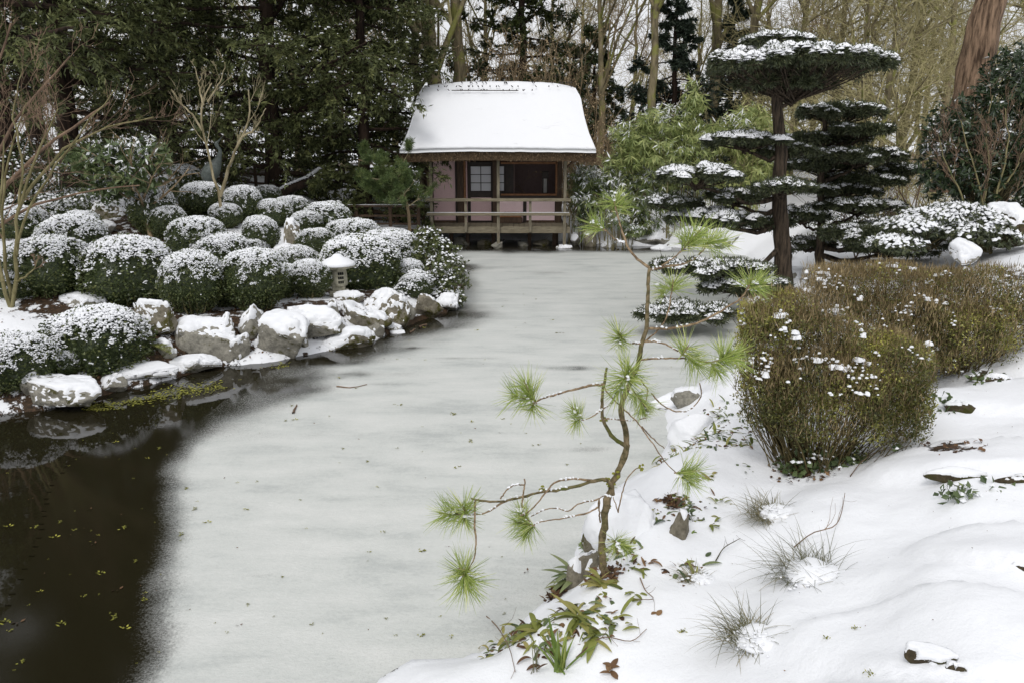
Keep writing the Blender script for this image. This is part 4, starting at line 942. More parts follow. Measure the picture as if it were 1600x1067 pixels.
# dark ground-hugging foliage behind and far-left shrubs
for (a, c, lst, n, sn_, lab) in (
    (60, 330, [(20, 270, 0, 60, 34, 1.0), (80, 280, .5, 70, 26, 1.0), (30, 240, .8, 40, 22, .8)], 5200, 420, 'mixed evergreen shrub with snow flecks at the upper left edge'),
    (170, 335, [(150, 315, 0, 70, 16, .8), (60, 318, .3, 60, 16, .8)], 3000, 420, 'dark low evergreen carpet below the drooping leaved tree'),
    (500, 318, [(470, 300, 0, 30, 12, .5), (450, 285, .4, 30, 10, .5)], 1500, 90, 'dark low shrub behind the rear box domes')):
    g = G(a, c); leafy('evergreen_shrub', lab, 'shrub', g, px2loc(g, lst), n, .09, .04, m_ivy, a, .2, .8, sn_, .035, 8, whorl=4)

# ------------------------------------------------------------------ bare shrubs and saplings on the left bank
def sapling(name, label, base_px, stems, mat, seed, r0=.04, k=(7, 6, 4), trop=.12, Y=None, ang=(.3, .8), dY=0, rr=.5, minr=.0035, lr=(.5, .5, .5), bud=None):
    g = G(*base_px); rng = np.random.default_rng(seed); root = thing(name, label, 'shrub' if 'shrub' in name else 'sapling', g)
    mb = MB(); L1 = []
    for s in stems:
        pts = [AT(a, c, g[1] + dy) - g for a, c, dy in s[0]]; P, R = limb(mb, pts, s[1], s[1] * .3, 12, 6, rng=rng, wig=.012); L1.append((P, R))
    obj('stem', mb, mat, root, True)
    P = np.concatenate([a for a, b in L1]); R = np.concatenate([b for a, b in L1])
    tw = MB()
    for i, kk in enumerate(k):
        P, R = grow(rng, P, R, kk, .25, 1, ang[0], ang[1], lr[i], 6, .12, trop, rr, minr=minr, flat=.7); tubes(tw, P, R, 3)
    obj('twig', tw, mat if not bud else bud, root, kind=None); return root
sapling('bare_sapling', 'pale forked leafless sapling rising from the box dome', (346, 360), [([(346, 362, 0), (344, 310, 0), (336, 285, 0), (325, 240, .1), (316, 195, .1), (318, 160, .2), (330, 130, .2)], .042), ([(344, 308, 0), (352, 280, 0), (362, 250, -.1), (378, 215, -.2), (390, 180, -.2), (388, 140, -.3)], .045),
    ([(316, 205, .1), (300, 180, 0), (280, 160, 0), (268, 140, 0)], .028), ([(318, 165, .2), (310, 130, .3), (305, 105, .3)], .028), ([(378, 215, -.2), (400, 200, -.2), (415, 170, -.3)], .028), ([(325, 160, .2), (345, 125, .1), (352, 100, 0)], .026)], m_branch_pale, 11, k=(3, 4, 3), trop=.16, ang=(.35, .9), rr=.45, lr=(.45, .5, .5))
sapling('bare_shrub', 'leafless olive stemmed shrub spreading up from the left snow slope', (18, 482), [([(18, 484, 0), (24, 440, 0), (26, 380, 0), (30, 320, 0), (60, 240, .1), (90, 170, .2)], .036), ([(16, 480, 0), (5, 440, -.1), (-5, 400, -.1), (0, 300, -.2), (8, 220, -.3)], .032), ([(20, 478, 0), (12, 430, .1), (4, 350, .2), (12, 250, .3), (40, 160, .3)], .03),
    ([(26, 400, 0), (40, 340, -.2), (80, 270, -.4), (130, 200, -.5), (180, 140, -.6)], .024), ([(24, 440, 0), (45, 430, 0), (60, 405, 0)], .02), ([(28, 330, 0), (50, 290, .2), (110, 230, .4), (170, 200, .6), (240, 185, .7)], .03), ([(5, 440, -.1), (-30, 380, -.1), (-60, 300, 0)], .04), ([(30, 320, 0), (35, 250, 0), (20, 170, 0), (35, 110, 0)], .022)],
    m_branch_olive, 12, k=(4, 5, 4), trop=.09, ang=(.3, .9), rr=.45, lr=(.42, .5, .5), bud=m_twig_red)
sapling('bare_shrub', 'reddish twiggy leafless shrub fanning out of the left edge', (-60, 430), [([(-60, 430, 0), (-20, 330, 0), (60, 240, 0), (170, 160, 0)], .05), ([(-60, 430, 0), (-30, 300, .3), (30, 180, .4), (110, 90, .5)], .045), ([(-60, 430, 0), (-10, 360, -.2), (90, 310, -.3), (220, 290, -.3)], .035), ([(-60, 430, 0), (-50, 300, .3), (-20, 150, .4), (20, 40, .5)], .045)],
    m_twig_red, 13, k=(4, 4, 3), trop=.04, ang=(.25, .8), rr=.45, lr=(.42, .5, .5))

# young pine by the footbridge
def needle_ball(rng, n, L, w, cone=1.0, axis=(0, 0, 1)):
    mb = MB(); ax = nrmz(np.array(axis, float)[None])
    d = nrmz(rng.normal(size=(n, 3)) + ax * cone); t = rng.uniform(0, 1, n)
    base = ax * (t * L * .55)[:, None]
    leaves(mb, base, d, rng.normal(size=(n, 3)), rng.uniform(.7, 1.1, n) * L, w, 0, np.clip(rng.normal(.5, .2, n), 0, 1)); return mb
g = G(652, 372); g = np.array([AT(652, 360, 23.2)[0], 23.2, hz(-2.8, 23.2)])
pn = thing('pine_sapling', 'young green pine with airy tiers of needles left of the tea house', 'pine tree', g)
rng = np.random.default_rng(8); tb = MB(); TP, TR = limb(tb, [AT(a, c, 23.2) - g for a, c in ((640, 362), (638, 330), (628, 300), (606, 275), (585, 258), (560, 250))], .055, .02, 12, 6); obj('trunk', tb, m_twig_brown_haze, pn, True)
bb_ = MB(); q1, r1 = grow(rng, TP, TR, 30, .25, 1, 1.1, 1.6, .36, 7, .08, .03, .5, flat=.35); tubes(bb_, q1, r1, 4); q2, r2 = grow(rng, q1, r1, 6, .2, 1, .4, .9, .42, 5, .1, .08); tubes(bb_, q2, r2, 3); obj('branch', bb_, m_branch_pale, pn)
tips = np.concatenate([q2[:, -1], q2[:, -2], q1[:, -1], q2[:, -3]]); nb = MB(); n = len(tips); kn = 60
C = np.repeat(tips, kn, 0) + rng.normal(0, .02, (n * kn, 3)); D = nrmz(rng.normal(size=(n * kn, 3)) + [0, 0, .45]); leaves(nb, C, D, rng.normal(size=(n * kn, 3)), rng.uniform(.09, .17, n * kn), .014, 0, np.clip(np.repeat(rng.normal(.5, .2, n), kn) + rng.normal(0, .15, n * kn), 0, 1)); obj('needles', nb, m_needle_far, pn)
# ------------------------------------------------------------------ dark evergreens
def conifer(name, label, cat, base, H, crown_r, seed, mat, limbs=34, z0=.08, r0=.28, droop=-.02, sub=9, per=26, L=.13, Wd=.04, shape='yew', lean=(0, 0), group=None, snow=0, bark=None, zmax=1.0, inner=9):
    rng = np.random.default_rng(seed); root = thing(name, label, cat, base, 0, group); bark = bark or m_bark_dark
    P = resample([(0, 0, -.2), (lean[0] * .4 + .05, lean[1] * .4, H * .33), (lean[0] * .7, lean[1] * .7, H * .66), (lean[0], lean[1], H)], 16); P[2:] += rng.normal(0, .03, (14, 3)); R = np.linspace(r0, r0 * .15, 16); R[0] *= 1.4
    tb = MB(); tubes(tb, P[None], R[None], 9); obj('trunk', tb, bark, root, True)
    t = z0 + (zmax - z0) * (np.arange(limbs) + rng.uniform(-.4, .4, limbs)).clip(0) / limbs
    idx = t * 15; i = np.clip(idx.astype(int), 0, 14); f = (idx - i)[:, None]; S = P[i] * (1 - f) + P[i + 1] * f
    a = np.arange(limbs) * 2.4 + rng.uniform(-.4, .4, limbs)
    ln = crown_r * (np.sin(np.clip((1.12 - t) * math.pi / 2, 0, math.pi / 2)) if shape == 'yew' else (1.05 - t)) * rng.uniform(.75, 1.15, limbs)
    n = 9; Q = np.empty((limbs, n, 3)); Q[:, 0] = S; D = nrmz(np.stack([np.cos(a), np.sin(a), rng.uniform(-.05, .35, limbs)], -1))
    for j in range(1, n):
        D = nrmz(D + rng.normal(0, .09, D.shape) + [0, 0, droop]); Q[:, j] = Q[:, j - 1] + D * (ln / (n - 1))[:, None]
    RR = (np.interp(t, [0, 1], [r0 * .34, r0 * .1]))[:, None] * np.linspace(1, .22, n)[None]
    lb = MB(); tubes(lb, Q, RR, 5)
    q2, r2 = grow(rng, Q, RR, sub, .15, 1, .5, 1.1, .34, 6, .12, droop * 1.2, .5, flat=.45, minr=.006); tubes(lb, q2, r2, 3)
    q3, r3 = grow(rng, q2, r2, 5, .1, 1, .4, 1.0, .5, 4, .15, -.10 if shape == 'yew' else -.03, .5, flat=.6, minr=.004)
    obj('limb', lb, bark, root)
    al = np.concatenate([q3]); M, N, _ = al.shape
    tt = rng.uniform(0, N - 1, (M, per)); i = np.clip(tt.astype(int), 0, N - 2); f = (tt - i)[..., None]; mi = np.arange(M)[:, None]
    C = (al[mi, i] * (1 - f) + al[mi, i + 1] * f).reshape(-1, 3); T = nrmz(al[mi, i + 1] - al[mi, i]).reshape(-1, 3)
    k = len(C); side = nrmz(np.cross(T, [0, 0, 1.0]) + 1e-3) * rng.choice([-1, 1], k)[:, None]
    D = nrmz(T * .7 + side * rng.uniform(.3, 1, k)[:, None] + rng.normal(0, .3, (k, 3)) + [0, 0, -.18]); Nn = nrmz(rng.normal(0, .5, (k, 3)) + [0, 0, 1])
    tone = np.repeat(rng.normal(.42, .18, M), per)
    hi = C[:, 2] > 8.2; kp = ~hi | (rng.random(k) < .3); big = np.where(hi, 2.0, 1.0)
    mb = MB(); ls = rng.uniform(.6, 1.2, k) * L * big; ws = rng.uniform(.7, 1.2, k) * Wd * big; tn = np.clip(tone + rng.normal(0, .14, k), 0, 1); leaves(mb, C[kp], D[kp], Nn[kp], ls[kp], ws[kp], 0, tn[kp])
    # coarser sprays deep in the crown, along the side branches
    m2 = int(len(q2) * inner * 1.15); pk = rng.integers(0, len(q2), m2); C = q2[pk, rng.integers(0, q2.shape[1], m2)] + rng.normal(0, .13, (m2, 3)); D = nrmz(rng.normal(size=(m2, 3)) + [0, 0, -.55]); leaves(mb, C, D, rng.normal(size=(m2, 3)), rng.uniform(.10, .24, m2), rng.uniform(.03, .06, m2), 0, np.clip(rng.normal(.3, .15, m2), 0, 1)); obj('crown', mb, mat, root)
    if snow:
        pk = rng.integers(0, M, snow); sb = MB(); C = q3[pk, rng.integers(1, 4, snow)] + [0, 0, .02]; clumps(sb, C, rng.uniform(.03, .07, snow), rng, .4)
        pk = rng.integers(0, len(Q), snow // 3); C = Q[pk, rng.integers(2, 9, snow // 3)] + [0, 0, .04]; clumps(sb, C, rng.uniform(.03, .07, len(C)), rng, .4); obj('snow', sb, m_snow, root)
    return root
def base_at(px, Y, py=300):
    q = AT(px, py, Y); return np.array([q[0], Y, hz(q[0], Y) - .05])
conifer('yew_tree', 'dark yew with a black trunk behind the drooping leaved tree at the left', 'yew tree', base_at(117, 23.5), 17, 5.2, 1, m_yew, 58, .14, .30, -.015, 11, 26, .16, .05, snow=200, inner=30)
conifer('yew_tree', 'dark yew reaching in over the top left corner', 'yew tree', base_at(15, 20.5), 15, 4.8, 2, m_yew, 48, .19, .34, -.02, 11, 24, .16, .05, inner=30)
conifer('yew_tree', 'broad dark yew in the middle left with a low curved limb', 'yew tree', base_at(430, 26.2), 17, 5.0, 3, m_yew, 66, .05, .30, -.03, 11, 26, .165, .052, snow=500, inner=34)
conifer('yew_tree', 'yew whose hanging sprays cover the left end of the snowy roof', 'yew tree', base_at(570, 25.9), 14, 2.6, 4, m_yew, 70, .04, .22, -.045, 10, 26, .15, .048, snow=700, inner=30)
conifer('yew_tree', 'dense yew standing behind between the two left trunks', 'yew tree', base_at(275, 30), 18, 5.6, 5, m_yew, 58, .09, .30, -.02, 10, 18, .22, .075, inner=34)
conifer('yew_tree', 'rear dark yew behind the one beside the roof', 'yew tree', base_at(520, 33), 16, 4.2, 16, m_yew, 48, .05, .26, -.03, 9, 10, .26, .09, inner=36)
conifer('yew_tree', 'rear dark yew at the far upper left', 'yew tree', base_at(70, 32), 17, 5.0, 17, m_yew, 40, .10, .28, -.03, 9, 10, .26, .09, inner=36)
conifer('spruce_tree', 'blue green spruce behind the bamboo right of the tea house', 'spruce tree', base_at(1045, 34), 9.2, 3.0, 6, m_spruce, 52, .05, .18, -.03, 8, 20, .2, .06, 'spruce')
conifer('conifer', 'ivy green conifer rising directly behind the tea house roof', 'conifer', base_at(815, 36), 14, 3.2, 7, m_ivy, 44, .15, .25, .02, 9, 22, .22, .085)
conifer('conifer', 'dark conifer standing behind the cloud pruned tree', 'conifer', base_at(1130, 37), 8.0, 2.6, 8, m_spruce, 40, .05, .18, -.03, 8, 18, .22, .07, 'spruce')
conifer('conifer', 'distant dark conifer mass between the tan thicket and the far trees', 'conifer', base_at(925, 42), 7.5, 2.4, 9, m_ivy, 36, .05, .18, -.02, 8, 16, .24, .085)
# the curved limb resting low on the ground under the middle yew
yb = thing('fallen_limb', 'thick curved dark limb lying low beneath the middle yew', 'branch', base_at(440, 25, 300)); mb = MB(); limb(mb, [AT(a, c, 25.2) - np.array(yb.location) for a, c in ((425, 310), (450, 296), (480, 285), (505, 270), (525, 255))], .17, .10, 10, 8); obj('limb', mb, m_bark_dark, yb, True)
mb = MB(); P = resample([AT(a, c, 25.15) - np.array(yb.location) for a, c in ((436, 296), (455, 286), (480, 276), (500, 263))], 20); clumps(mb, P, .10, np.random.default_rng(1), .35); obj('snow', mb, m_snow, yb)

# ------------------------------------------------------------------ leafless trees
def bare_tree(name, label, base, H, seed, mat_t, mat_w, r0=.22, k=(11, 8, 6, 4), lean=(0, 0), z0=.25, ang=(.4, .95), lr=(.5, .5, .5, .5), trop=.09, minr=.007, group=None, path=None, wig=.13, cat='tree'):
    rng = np.random.default_rng(seed); root = thing(name, label, cat, base, 0, group)
    pts = path if path is not None else [(0, 0, -.2), (lean[0] * .3, lean[1] * .3, H * .3), (lean[0] * .65, lean[1] * .65, H * .65), (lean[0], lean[1], H)]
    P = resample(pts, 18); P[2:] += rng.normal(0, .035, (16, 3)); R = np.linspace(r0, r0 * .22, 18); R[0] *= 1.25
    tb = MB(); tubes(tb, P[None], R[None], 9); obj('trunk', tb, mat_t, root, True)
    q, r = P[None], R[None]; lb = MB(); cr = MB()
    for i, kk in enumerate(k):
        q, r = grow(rng, q, r, kk, z0 if i == 0 else .15, 1, ang[0], ang[1], lr[i], (8, 6, 5, 4)[i], wig, trop, .55, minr=minr, flat=.8)
        tubes(lb if i == 0 else cr, q, r, 5 if i == 0 else 3)
    obj('limb', lb, mat_t, root, True); obj('crown', cr, mat_w, root); return root
GB = 'leafless trees behind the tea house'
bare_tree('bare_tree', 'grey trunk leaning left just behind the roof ridge', base_at(700, 31), 15, 21, m_bark_grey, m_twig_lichen, .36, (11, 7, 6, 3), (-1.5, 0), .3, group=GB)
bare_tree('bare_tree', 'straight grey green trunk beside the leaning one behind the roof', base_at(722, 32.5), 15, 22, m_bark_grey, m_twig_lichen, .34, (11, 7, 6, 3), (-.2, 0), .3, group=GB)
bare_tree('bare_tree', 'slim grey tree against the white sky left of the spruce', base_at(942, 34), 13, 23, m_bark_grey, m_twig_brown_haze, .17, (16, 7, 5, 3), (-.5, 0), .25, group=GB)
bare_tree('bare_tree', 'tall forked tree in front of the spruce with lichen green twigs', base_at(1012, 31), 14, 24, m_bark_grey, m_twig_lichen, .20, (12, 8, 6, 3), (.1, 0), .33, group=GB)
bare_tree('bare_tree', 'pair trunk tree left of the cloud pruned crown', base_at(1105, 36), 15, 25, m_bark_grey, m_twig_lichen, .30, (12, 7, 6, 3), (0, 0), .3, group=GB)
bare_tree('bare_tree', 'grey trunk directly left of the cloud pruned top', base_at(1148, 34), 15, 26, m_bark_grey, m_twig_lichen, .26, (12, 7, 6, 3), (.9, 0), .3, group=GB)
bare_tree('bare_tree', 'brown grey trunk seen between the yews at the top', base_at(665, 35), 14, 27, m_bark_grey, m_twig_lichen, .22, (12, 7, 6, 3), (-.6, 0), .3, group=GB)
# the lichen covered tangle on the right
LT = []
GR2 = 'lichen covered trees filling the right background'
for i, (px, Y, lab) in enumerate(((1230, 33, 'lichen green tree behind the cloud pruned crown'), (1330, 29, 'lichen green tree right of the cloud pruned crown'), (1400, 33, 'yellowish twiggy tree in the middle of the right background'),
                                   (1290, 40, 'far grey tree behind the lichen green ones'), (1460, 28, 'lichen green tree left of the great red brown trunk'), (1580, 34, 'grey tree right of the great red brown trunk'), (1370, 24, 'nearest yellow green thicket tree right of the lower pads'))):
    if i < 3: o = bare_tree('lichen_tree', lab, (0, 0, -40 - i), 12, 40 + i, m_bark_grey, m_twig_lichen, .18, (22, 10, 6, 4), (.2 - .3 * i, 0), .08, (.6, 1.2), (.42, .55, .5, .5), .03, group=GR2, minr=.008); LT.append(o); KIDS[o.name] = [c for c in COL.objects if c.parent == o]
    else: o = dup(LT[(i + (i > 4)) % 3], label=lab)
    hs_ = (11, 10, 12, 13, 9.5, 12, 7.5)[i] / 12; o.location = tuple(base_at(px, Y)); o.scale = (hs_ * 1.1, hs_ * 1.1, hs_); o.rotation_euler = (0, 0, i * 1.7)
# far row, copies share their meshes
FT = [bare_tree('far_tree', 'x', (0, 0, -60), 12, 60 + i, m_bark_grey, (m_twig_lichen, m_twig_brown_haze, m_twig_brown_haze)[i], .2, (16, 9, 6, 3), (0, 0), .1, (.4, 1.1), (.45, .5, .5, .5), .05, group='far row of leafless trees', minr=.011) for i in range(2)]
KIDS.update({f.name: [c for c in COL.objects if c.parent == f] for f in FT})
FL = ['far leafless tree off the upper left edge', 'far leafless tree behind the leftmost yew', 'far leafless tree behind the black yew trunk', 'far leafless tree behind the pale forked sapling', 'far leafless tree seen right of the forked sapling',
      'far leafless tree behind the broad middle yew', 'far leafless tree between the middle yew and the roof', 'far leafless tree behind the yew beside the roof', 'far leafless tree behind the left half of the roof', 'far leafless tree behind the right half of the roof',
      'far leafless tree against white sky above the roof end', 'far leafless tree just left of the spruce', 'far leafless tree just right of the spruce', 'far leafless tree left of the umbrella crown', 'far leafless tree behind the right of the umbrella crown',
      'far leafless tree right of the umbrella crown', 'far leafless tree behind the hanging branch', 'far leafless tree left of the great leaning trunk', 'far leafless tree right of the great leaning trunk', 'far leafless tree off the upper right edge']
rr_ = random.Random(3); fl = [(-60, 40), (60, 44), (180, 42), (250, 50), (350, 45), (470, 44), (540, 52), (620, 46), (760, 48), (860, 46), (905, 58), (985, 60), (1080, 52), (1180, 50), (1260, 54), (1340, 48), (1430, 46), (1510, 50), (1600, 44), (1680, 48)]
for i, (px, Y) in enumerate(fl):
    lab = FL[i]
    o = FT[i % 2] if i < 2 else dup(FT[i % 2])
    s = rr_.uniform(.75, 1.15); o.location = tuple(base_at(px, Y)); o.rotation_euler = (0, 0, rr_.uniform(0, 6.28)); o.scale = (s * 1.1, s * 1.1, s); o['label'] = lab
# tan thicket right behind the roof
def thicket(label, base, w, d, h, n, seed, mat, leafmat=None, nl=0, group=None, leafvar=.5, lean=.25, arch=.0):
    rng = np.random.default_rng(seed); root = thing('thicket', label, 'thicket', base, 0, group)
    P0 = np.stack([rng.uniform(-w / 2, w / 2, n), rng.uniform(-d / 2, d / 2, n), np.full(n, -.1)], -1); D = nrmz(rng.normal(0, lean, (n, 3)) + [0, 0, 1]); L = h * rng.uniform(.65, 1.05, n)
    m = 8; Q = np.empty((n, m, 3)); Q[:, 0] = P0
    for j in range(1, m): D = nrmz(D + rng.normal(0, .07, D.shape) + [0, 0, -arch]); Q[:, j] = Q[:, j - 1] + D * (L / (m - 1))[:, None]
    R = np.full((n, 1), .022) * np.linspace(1, .4, m)[None]; mb = MB(); tubes(mb, Q, R, 3)
    q, r = grow(rng, Q, R, 8, .2, 1, .3, .9, .3, 4, .12, .05, .6, minr=.007); tubes(mb, q, r, 3); q3, r3 = grow(rng, q, r, 3, .1, 1, .3, .9, .5, 4, .12, .03, .7, minr=.006); tubes(mb, q3, r3, 3)
    obj('twig', mb, mat, root)
    if nl:
        al = q3; pk = rng.integers(0, len(al), nl); C = al[pk, rng.integers(0, 4, nl)]; lb = MB(); leaves(lb, C, rng.normal(size=(nl, 3)) + [0, 0, -.4], rng.normal(size=(nl, 3)), rng.uniform(.05, .11, nl), .045, 0, rng.random(nl)); obj('leaf', lb, leafmat, root, kind='stuff')
    return root
thicket('tan dry leaved thicket behind the right end of the roof', base_at(820, 33), 5.6, 2.0, 6.6, 70, 1, m_twig_brown_haze, m_twig_tan, 6000)
thicket('brown twig thicket between the roof and the bamboo', base_at(925, 29.5), 2.6, 1.6, 4.0, 50, 2, m_twig_brown_haze, m_twig_tan, 1500, lean=.4)
thicket('distant twiggy scrub glimpsed beneath the left yews', base_at(230, 38), 14, 2, 4.2, 110, 3, m_twig_brown_haze, m_twig_tan, 3000)
thicket('greenish twig scrub low behind the right pads', base_at(1430, 22.5), 5.0, 1.6, 2.6, 50, 4, m_twig_lichen, None, 0, lean=.5, arch=.05)
thicket('purple brown twiggy scrub below the dark rhododendron', base_at(1450, 18), 3.0, 1.2, 1.7, 22, 5, m_twig_red, None, 0, lean=.5, arch=.04)
# the great trunk at the top right
b0 = base_at(1500, 19.5, 250)
pth = [AT(a, c, 19.5) - b0 for a, c in ((1497, 300), (1510, 200), (1530, 90), (1545, 20), (1565, -80), (1590, -220), (1610, -400))]
bare_tree('big_tree', 'great red brown trunk with furrowed bark leaning right at the top right', b0, 12, 31, m_bark_red, m_twig_lichen, .52, (6, 6, 5, 4), z0=.72, path=pth, lr=(.3, .5, .5, .5))
# a lone hanging branch crossing the sky by the top right
hb_ = thing('hanging_branch', 'dark mossy branch hanging down into the picture right of the cloud pruned crown', 'branch', AT(1436, -20, 17)); mb = MB(); o0 = np.array(hb_.location)
P_, R_ = limb(mb, [AT(a, c, 17) - o0 for a, c in ((1440, -60), (1434, 0), (1432, 30), (1424, 60), (1428, 72))], .06, .025, 12, 5, rng=np.random.default_rng(3), wig=.02); P2_, R2_ = limb(mb, [AT(a, c, 17) - o0 for a, c in ((1432, 34), (1422, 60), (1408, 90), (1385, 105))], .025, .01, 10, 5); q, r = grow(np.random.default_rng(2), P_, R_, 14, .2, 1, .5, 1.2, .35, 6, .15, -.05); tubes(mb, q, r, 3); obj('branch', mb, m_branch_olive, hb_)

# ------------------------------------------------------------------ bamboo
def bamboo(label, base, blobs, nculm, n, seed, mat, snow=0, L=.17, Wd=.022, culm_h=0, group=None, var0=.5):
    root = leafy('bamboo', label, 'bamboo', base, blobs, n, L, Wd, mat, seed, .85, .45, 0, .035, 0, whorl=9, rmin=.3, var0=var0, group=group, snowleaf=snow)
    rng = np.random.default_rng(seed); cm = MB(); Q, _ = blobpts(rng, blobs, nculm, .5, .6); PP = []
    for qq in Q:
        p0 = np.array([qq[0] * .7 + rng.normal(0, .2), qq[1] * .6, 0]); PP.append(resample([p0, p0 * .5 + qq * .5 + [0, 0, .25 * qq[2]], qq], 8))
    PP = np.array(PP); tubes(cm, PP, np.tile(np.linspace(.016, .006, 8), (len(PP), 1)), 4); q, r = grow(rng, PP, np.tile(np.linspace(.012, .005, 8), (len(PP), 1)), 8, .4, 1, .4, 1.0, .22, 4, .1, -.08, .6, minr=.004); tubes(cm, q, r, 3)
    obj('culm', cm, m_branch_olive, root); return root
b0 = base_at(1060, 25.5, 330); bamboo('tall yellow green bamboo clump right of the tea house', b0, px2loc(b0, [(985, 215, 0, 40, 28, .7), (1035, 190, .2, 42, 30, .8), (1085, 160, .3, 20, 38, .4), (1085, 215, 0, 48, 32, .8), (1030, 235, -.3, 60, 24, .8), (990, 250, -.2, 40, 14, .6), (1140, 205, .6, 36, 26, .8), (1060, 270, -.1, 70, 24, .8), (960, 262, 0, 22, 26, .5)]), 34, 11000, 1, m_bam, .05, .30, .042, culm_h=3, var0=.55)
b0 = base_at(1180, 26.5, 330); bamboo('bright yellow bamboo clump behind the cloud pruned trunk', b0, px2loc(b0, [(1170, 185, 0, 30, 24, .6), (1195, 205, -.2, 34, 28, .7), (1150, 225, -.1, 36, 20, .7), (1190, 260, -.2, 40, 36, .7), (1130, 275, -.2, 30, 30, .6), (1150, 300, 0, 50, 30, .6)]), 24, 7000, 2, m_bam, 0, .30, .042, culm_h=3, var0=.7)
b0 = base_at(960, 25.6, 375); bamboo('snow laden low bamboo drooping between the tea house and the tall clump', b0, px2loc(b0, [(925, 280, 0, 34, 24, .6), (970, 285, -.1, 40, 26, .6), (1010, 280, 0, 36, 24, .6), (940, 310, -.3, 44, 26, .6), (1000, 315, -.3, 44, 26, .6), (1040, 310, 0, 30, 20, .5), (1000, 345, -.3, 34, 18, .4)]), 24, 8500, 3, m_bam2, .38, .24, .038, var0=.55)
b0 = base_at(905, 25.6, 375); bamboo('dark low bamboo against the right post of the tea house', b0, px2loc(b0, [(905, 290, 0, 22, 40, .5), (915, 335, 0, 26, 30, .5)]), 16, 3200, 4, m_bam2, .12, .16, .022, var0=.25)
b0 = base_at(975, 24.4, 378); bamboo('little snowy bamboo tuft at the far ice edge', b0, px2loc(b0, [(960, 345, 0, 26, 18, .4), (990, 360, 0, 20, 12, .4)]), 12, 1800, 5, m_bam2, .3, .15, .02)

# ------------------------------------------------------------------ big rhododendron and low junipers at the right
b0 = base_at(1530, 15.5, 380)
leafy('rhododendron', 'large dark glossy rhododendron filling the right edge', 'rhododendron', b0, px2loc(b0, [(1590, 110, .4, 46, 44, .8), (1560, 150, .3, 50, 40, .8), (1520, 190, .2, 56, 44, .8), (1480, 210, .2, 40, 40, .7), (1560, 240, 0, 66, 54, .9), (1480, 265, 0, 50, 44, .8), (1600, 260, 0, 60, 60, .9), (1640, 160, 0, 60, 90, 1.0), (1530, 290, 0, 70, 40, .8), (1610, 330, .6, 50, 40, .8)]),
      16000, .14, .045, m_rhodo, 7, .38, .55, 60, .03, 26, whorl=7, rmin=.4, stemr=.04, fold=.1, snowup=-.1, snowleaf=.05)
for (a, c, lst, n, sn_, lab) in (
    (1450, 385, [(1420, 355, 0, 44, 16, .7), (1460, 340, .2, 46, 14, .7), (1500, 330, .3, 40, 12, .7), (1400, 380, -.3, 40, 14, .6)], 4200, 1500, 'spreading juniper under speckled snow below the rhododendron'),
    (1530, 375, [(1530, 352, 0, 44, 20, .5), (1500, 362, -.2, 40, 16, .5), (1560, 372, -.2, 36, 16, .4), (1590, 350, .1, 40, 16, .4)], 3800, 1100, 'snow speckled creeping juniper before the dark boulder'),
    (1380, 360, [(1370, 330, 0, 40, 14, .7), (1350, 350, -.1, 50, 14, .7), (1320, 375, -.2, 60, 14, .7), (1290, 345, .2, 40, 16, .6)], 3200, 900, 'low snowy conifer carpet behind the second cloud pruned trunk')):
    g = G(a, c) if a < 1400 else AT(a, 385, 14.4); leafy('juniper', lab, 'juniper', g, px2loc(g, lst), n, .10, .03, m_cloud, a, .1, .9, sn_, .038, 8, whorl=4, rmin=.5, snowup=.25)
def rsap(label, base_px, stems, mat, seed, **k): return sapling('bare_shrub', label, base_px, stems, mat, seed, **k)
rsap('leafless many stemmed shrub before the rhododendron at the right', (1535, 402), [([(1548, 402, 0), (1550, 340, 0), (1560, 290, 0), (1575, 230, 0), (1570, 170, .1)], .03), ([(1530, 400, 0), (1540, 350, 0), (1530, 300, 0), (1515, 240, .1), (1500, 190, .2)], .026), ([(1530, 400, 0), (1535, 330, .1), (1545, 260, .1), (1540, 200, .2), (1550, 150, .2)], .026), ([(1500, 395, 0), (1512, 345, 0), (1500, 300, 0), (1480, 260, .1), (1465, 210, .1)], .024), ([(1560, 300, 0), (1585, 270, -.1), (1600, 230, -.1)], .02)], m_branch_olive, 15, k=(6, 6, 4), trop=.07, rr=.5, lr=(.4, .5, .5), bud=m_twig_red)
rsap('thin leafless shrub in front of the junipers', (1425, 400), [([(1425, 400, 0), (1420, 340, 0), (1405, 290, 0), (1390, 240, 0)], .025), ([(1425, 400, 0), (1430, 330, 0), (1440, 270, 0), (1450, 220, 0)], .022), ([(1420, 398, 0), (1395, 340, 0), (1370, 300, 0)], .02)], m_twig_red, 16, k=(6, 5, 4), trop=.07, rr=.5, lr=(.4, .5, .5))

# ------------------------------------------------------------------ post and rail fence far behind, crane statue
fn = thing('rail_fence', 'dark post and rail fence with snow beyond it at the back left', 'fence', (0, 0, 0)); fx = np.linspace(-17, -3.2, 12)
yfence = 30.0
for i, x in enumerate(fx):
    z = hz(x, yfence); mb = MB(); box(mb, x - .05, x + .05, yfence - .05, yfence + .05, z - .2, z + 1.05, bev=.006); obj('post', mb, m_wood_brown, fn)
for dz in (.95, .6, .28):
    for i in range(len(fx) - 1):
        a = hz(fx[i], yfence) + dz; b = hz(fx[i + 1], yfence) + dz; mb = MB(); tubes(mb, np.array([[(fx[i] + .0, yfence - .08, a), (fx[i + 1], yfence - .08, b)]]), np.array([[.04, .04]]), 4); obj('rail', mb, m_wood_brown, fn)
g = base_at(333, 22.0, 280)
cr = thing('crane_statue', 'green bronze crane statue with its neck raised above the rear bushes', 'statue', g)
m_bronze = plain('verdigris_bronze', (.05, .06, .052), (.14, .165, .15), .5, 14, .004, spec=.6)
mb = MB()
def pth_(l): return [AT(a, c, 22.0) - g for a, c in l]
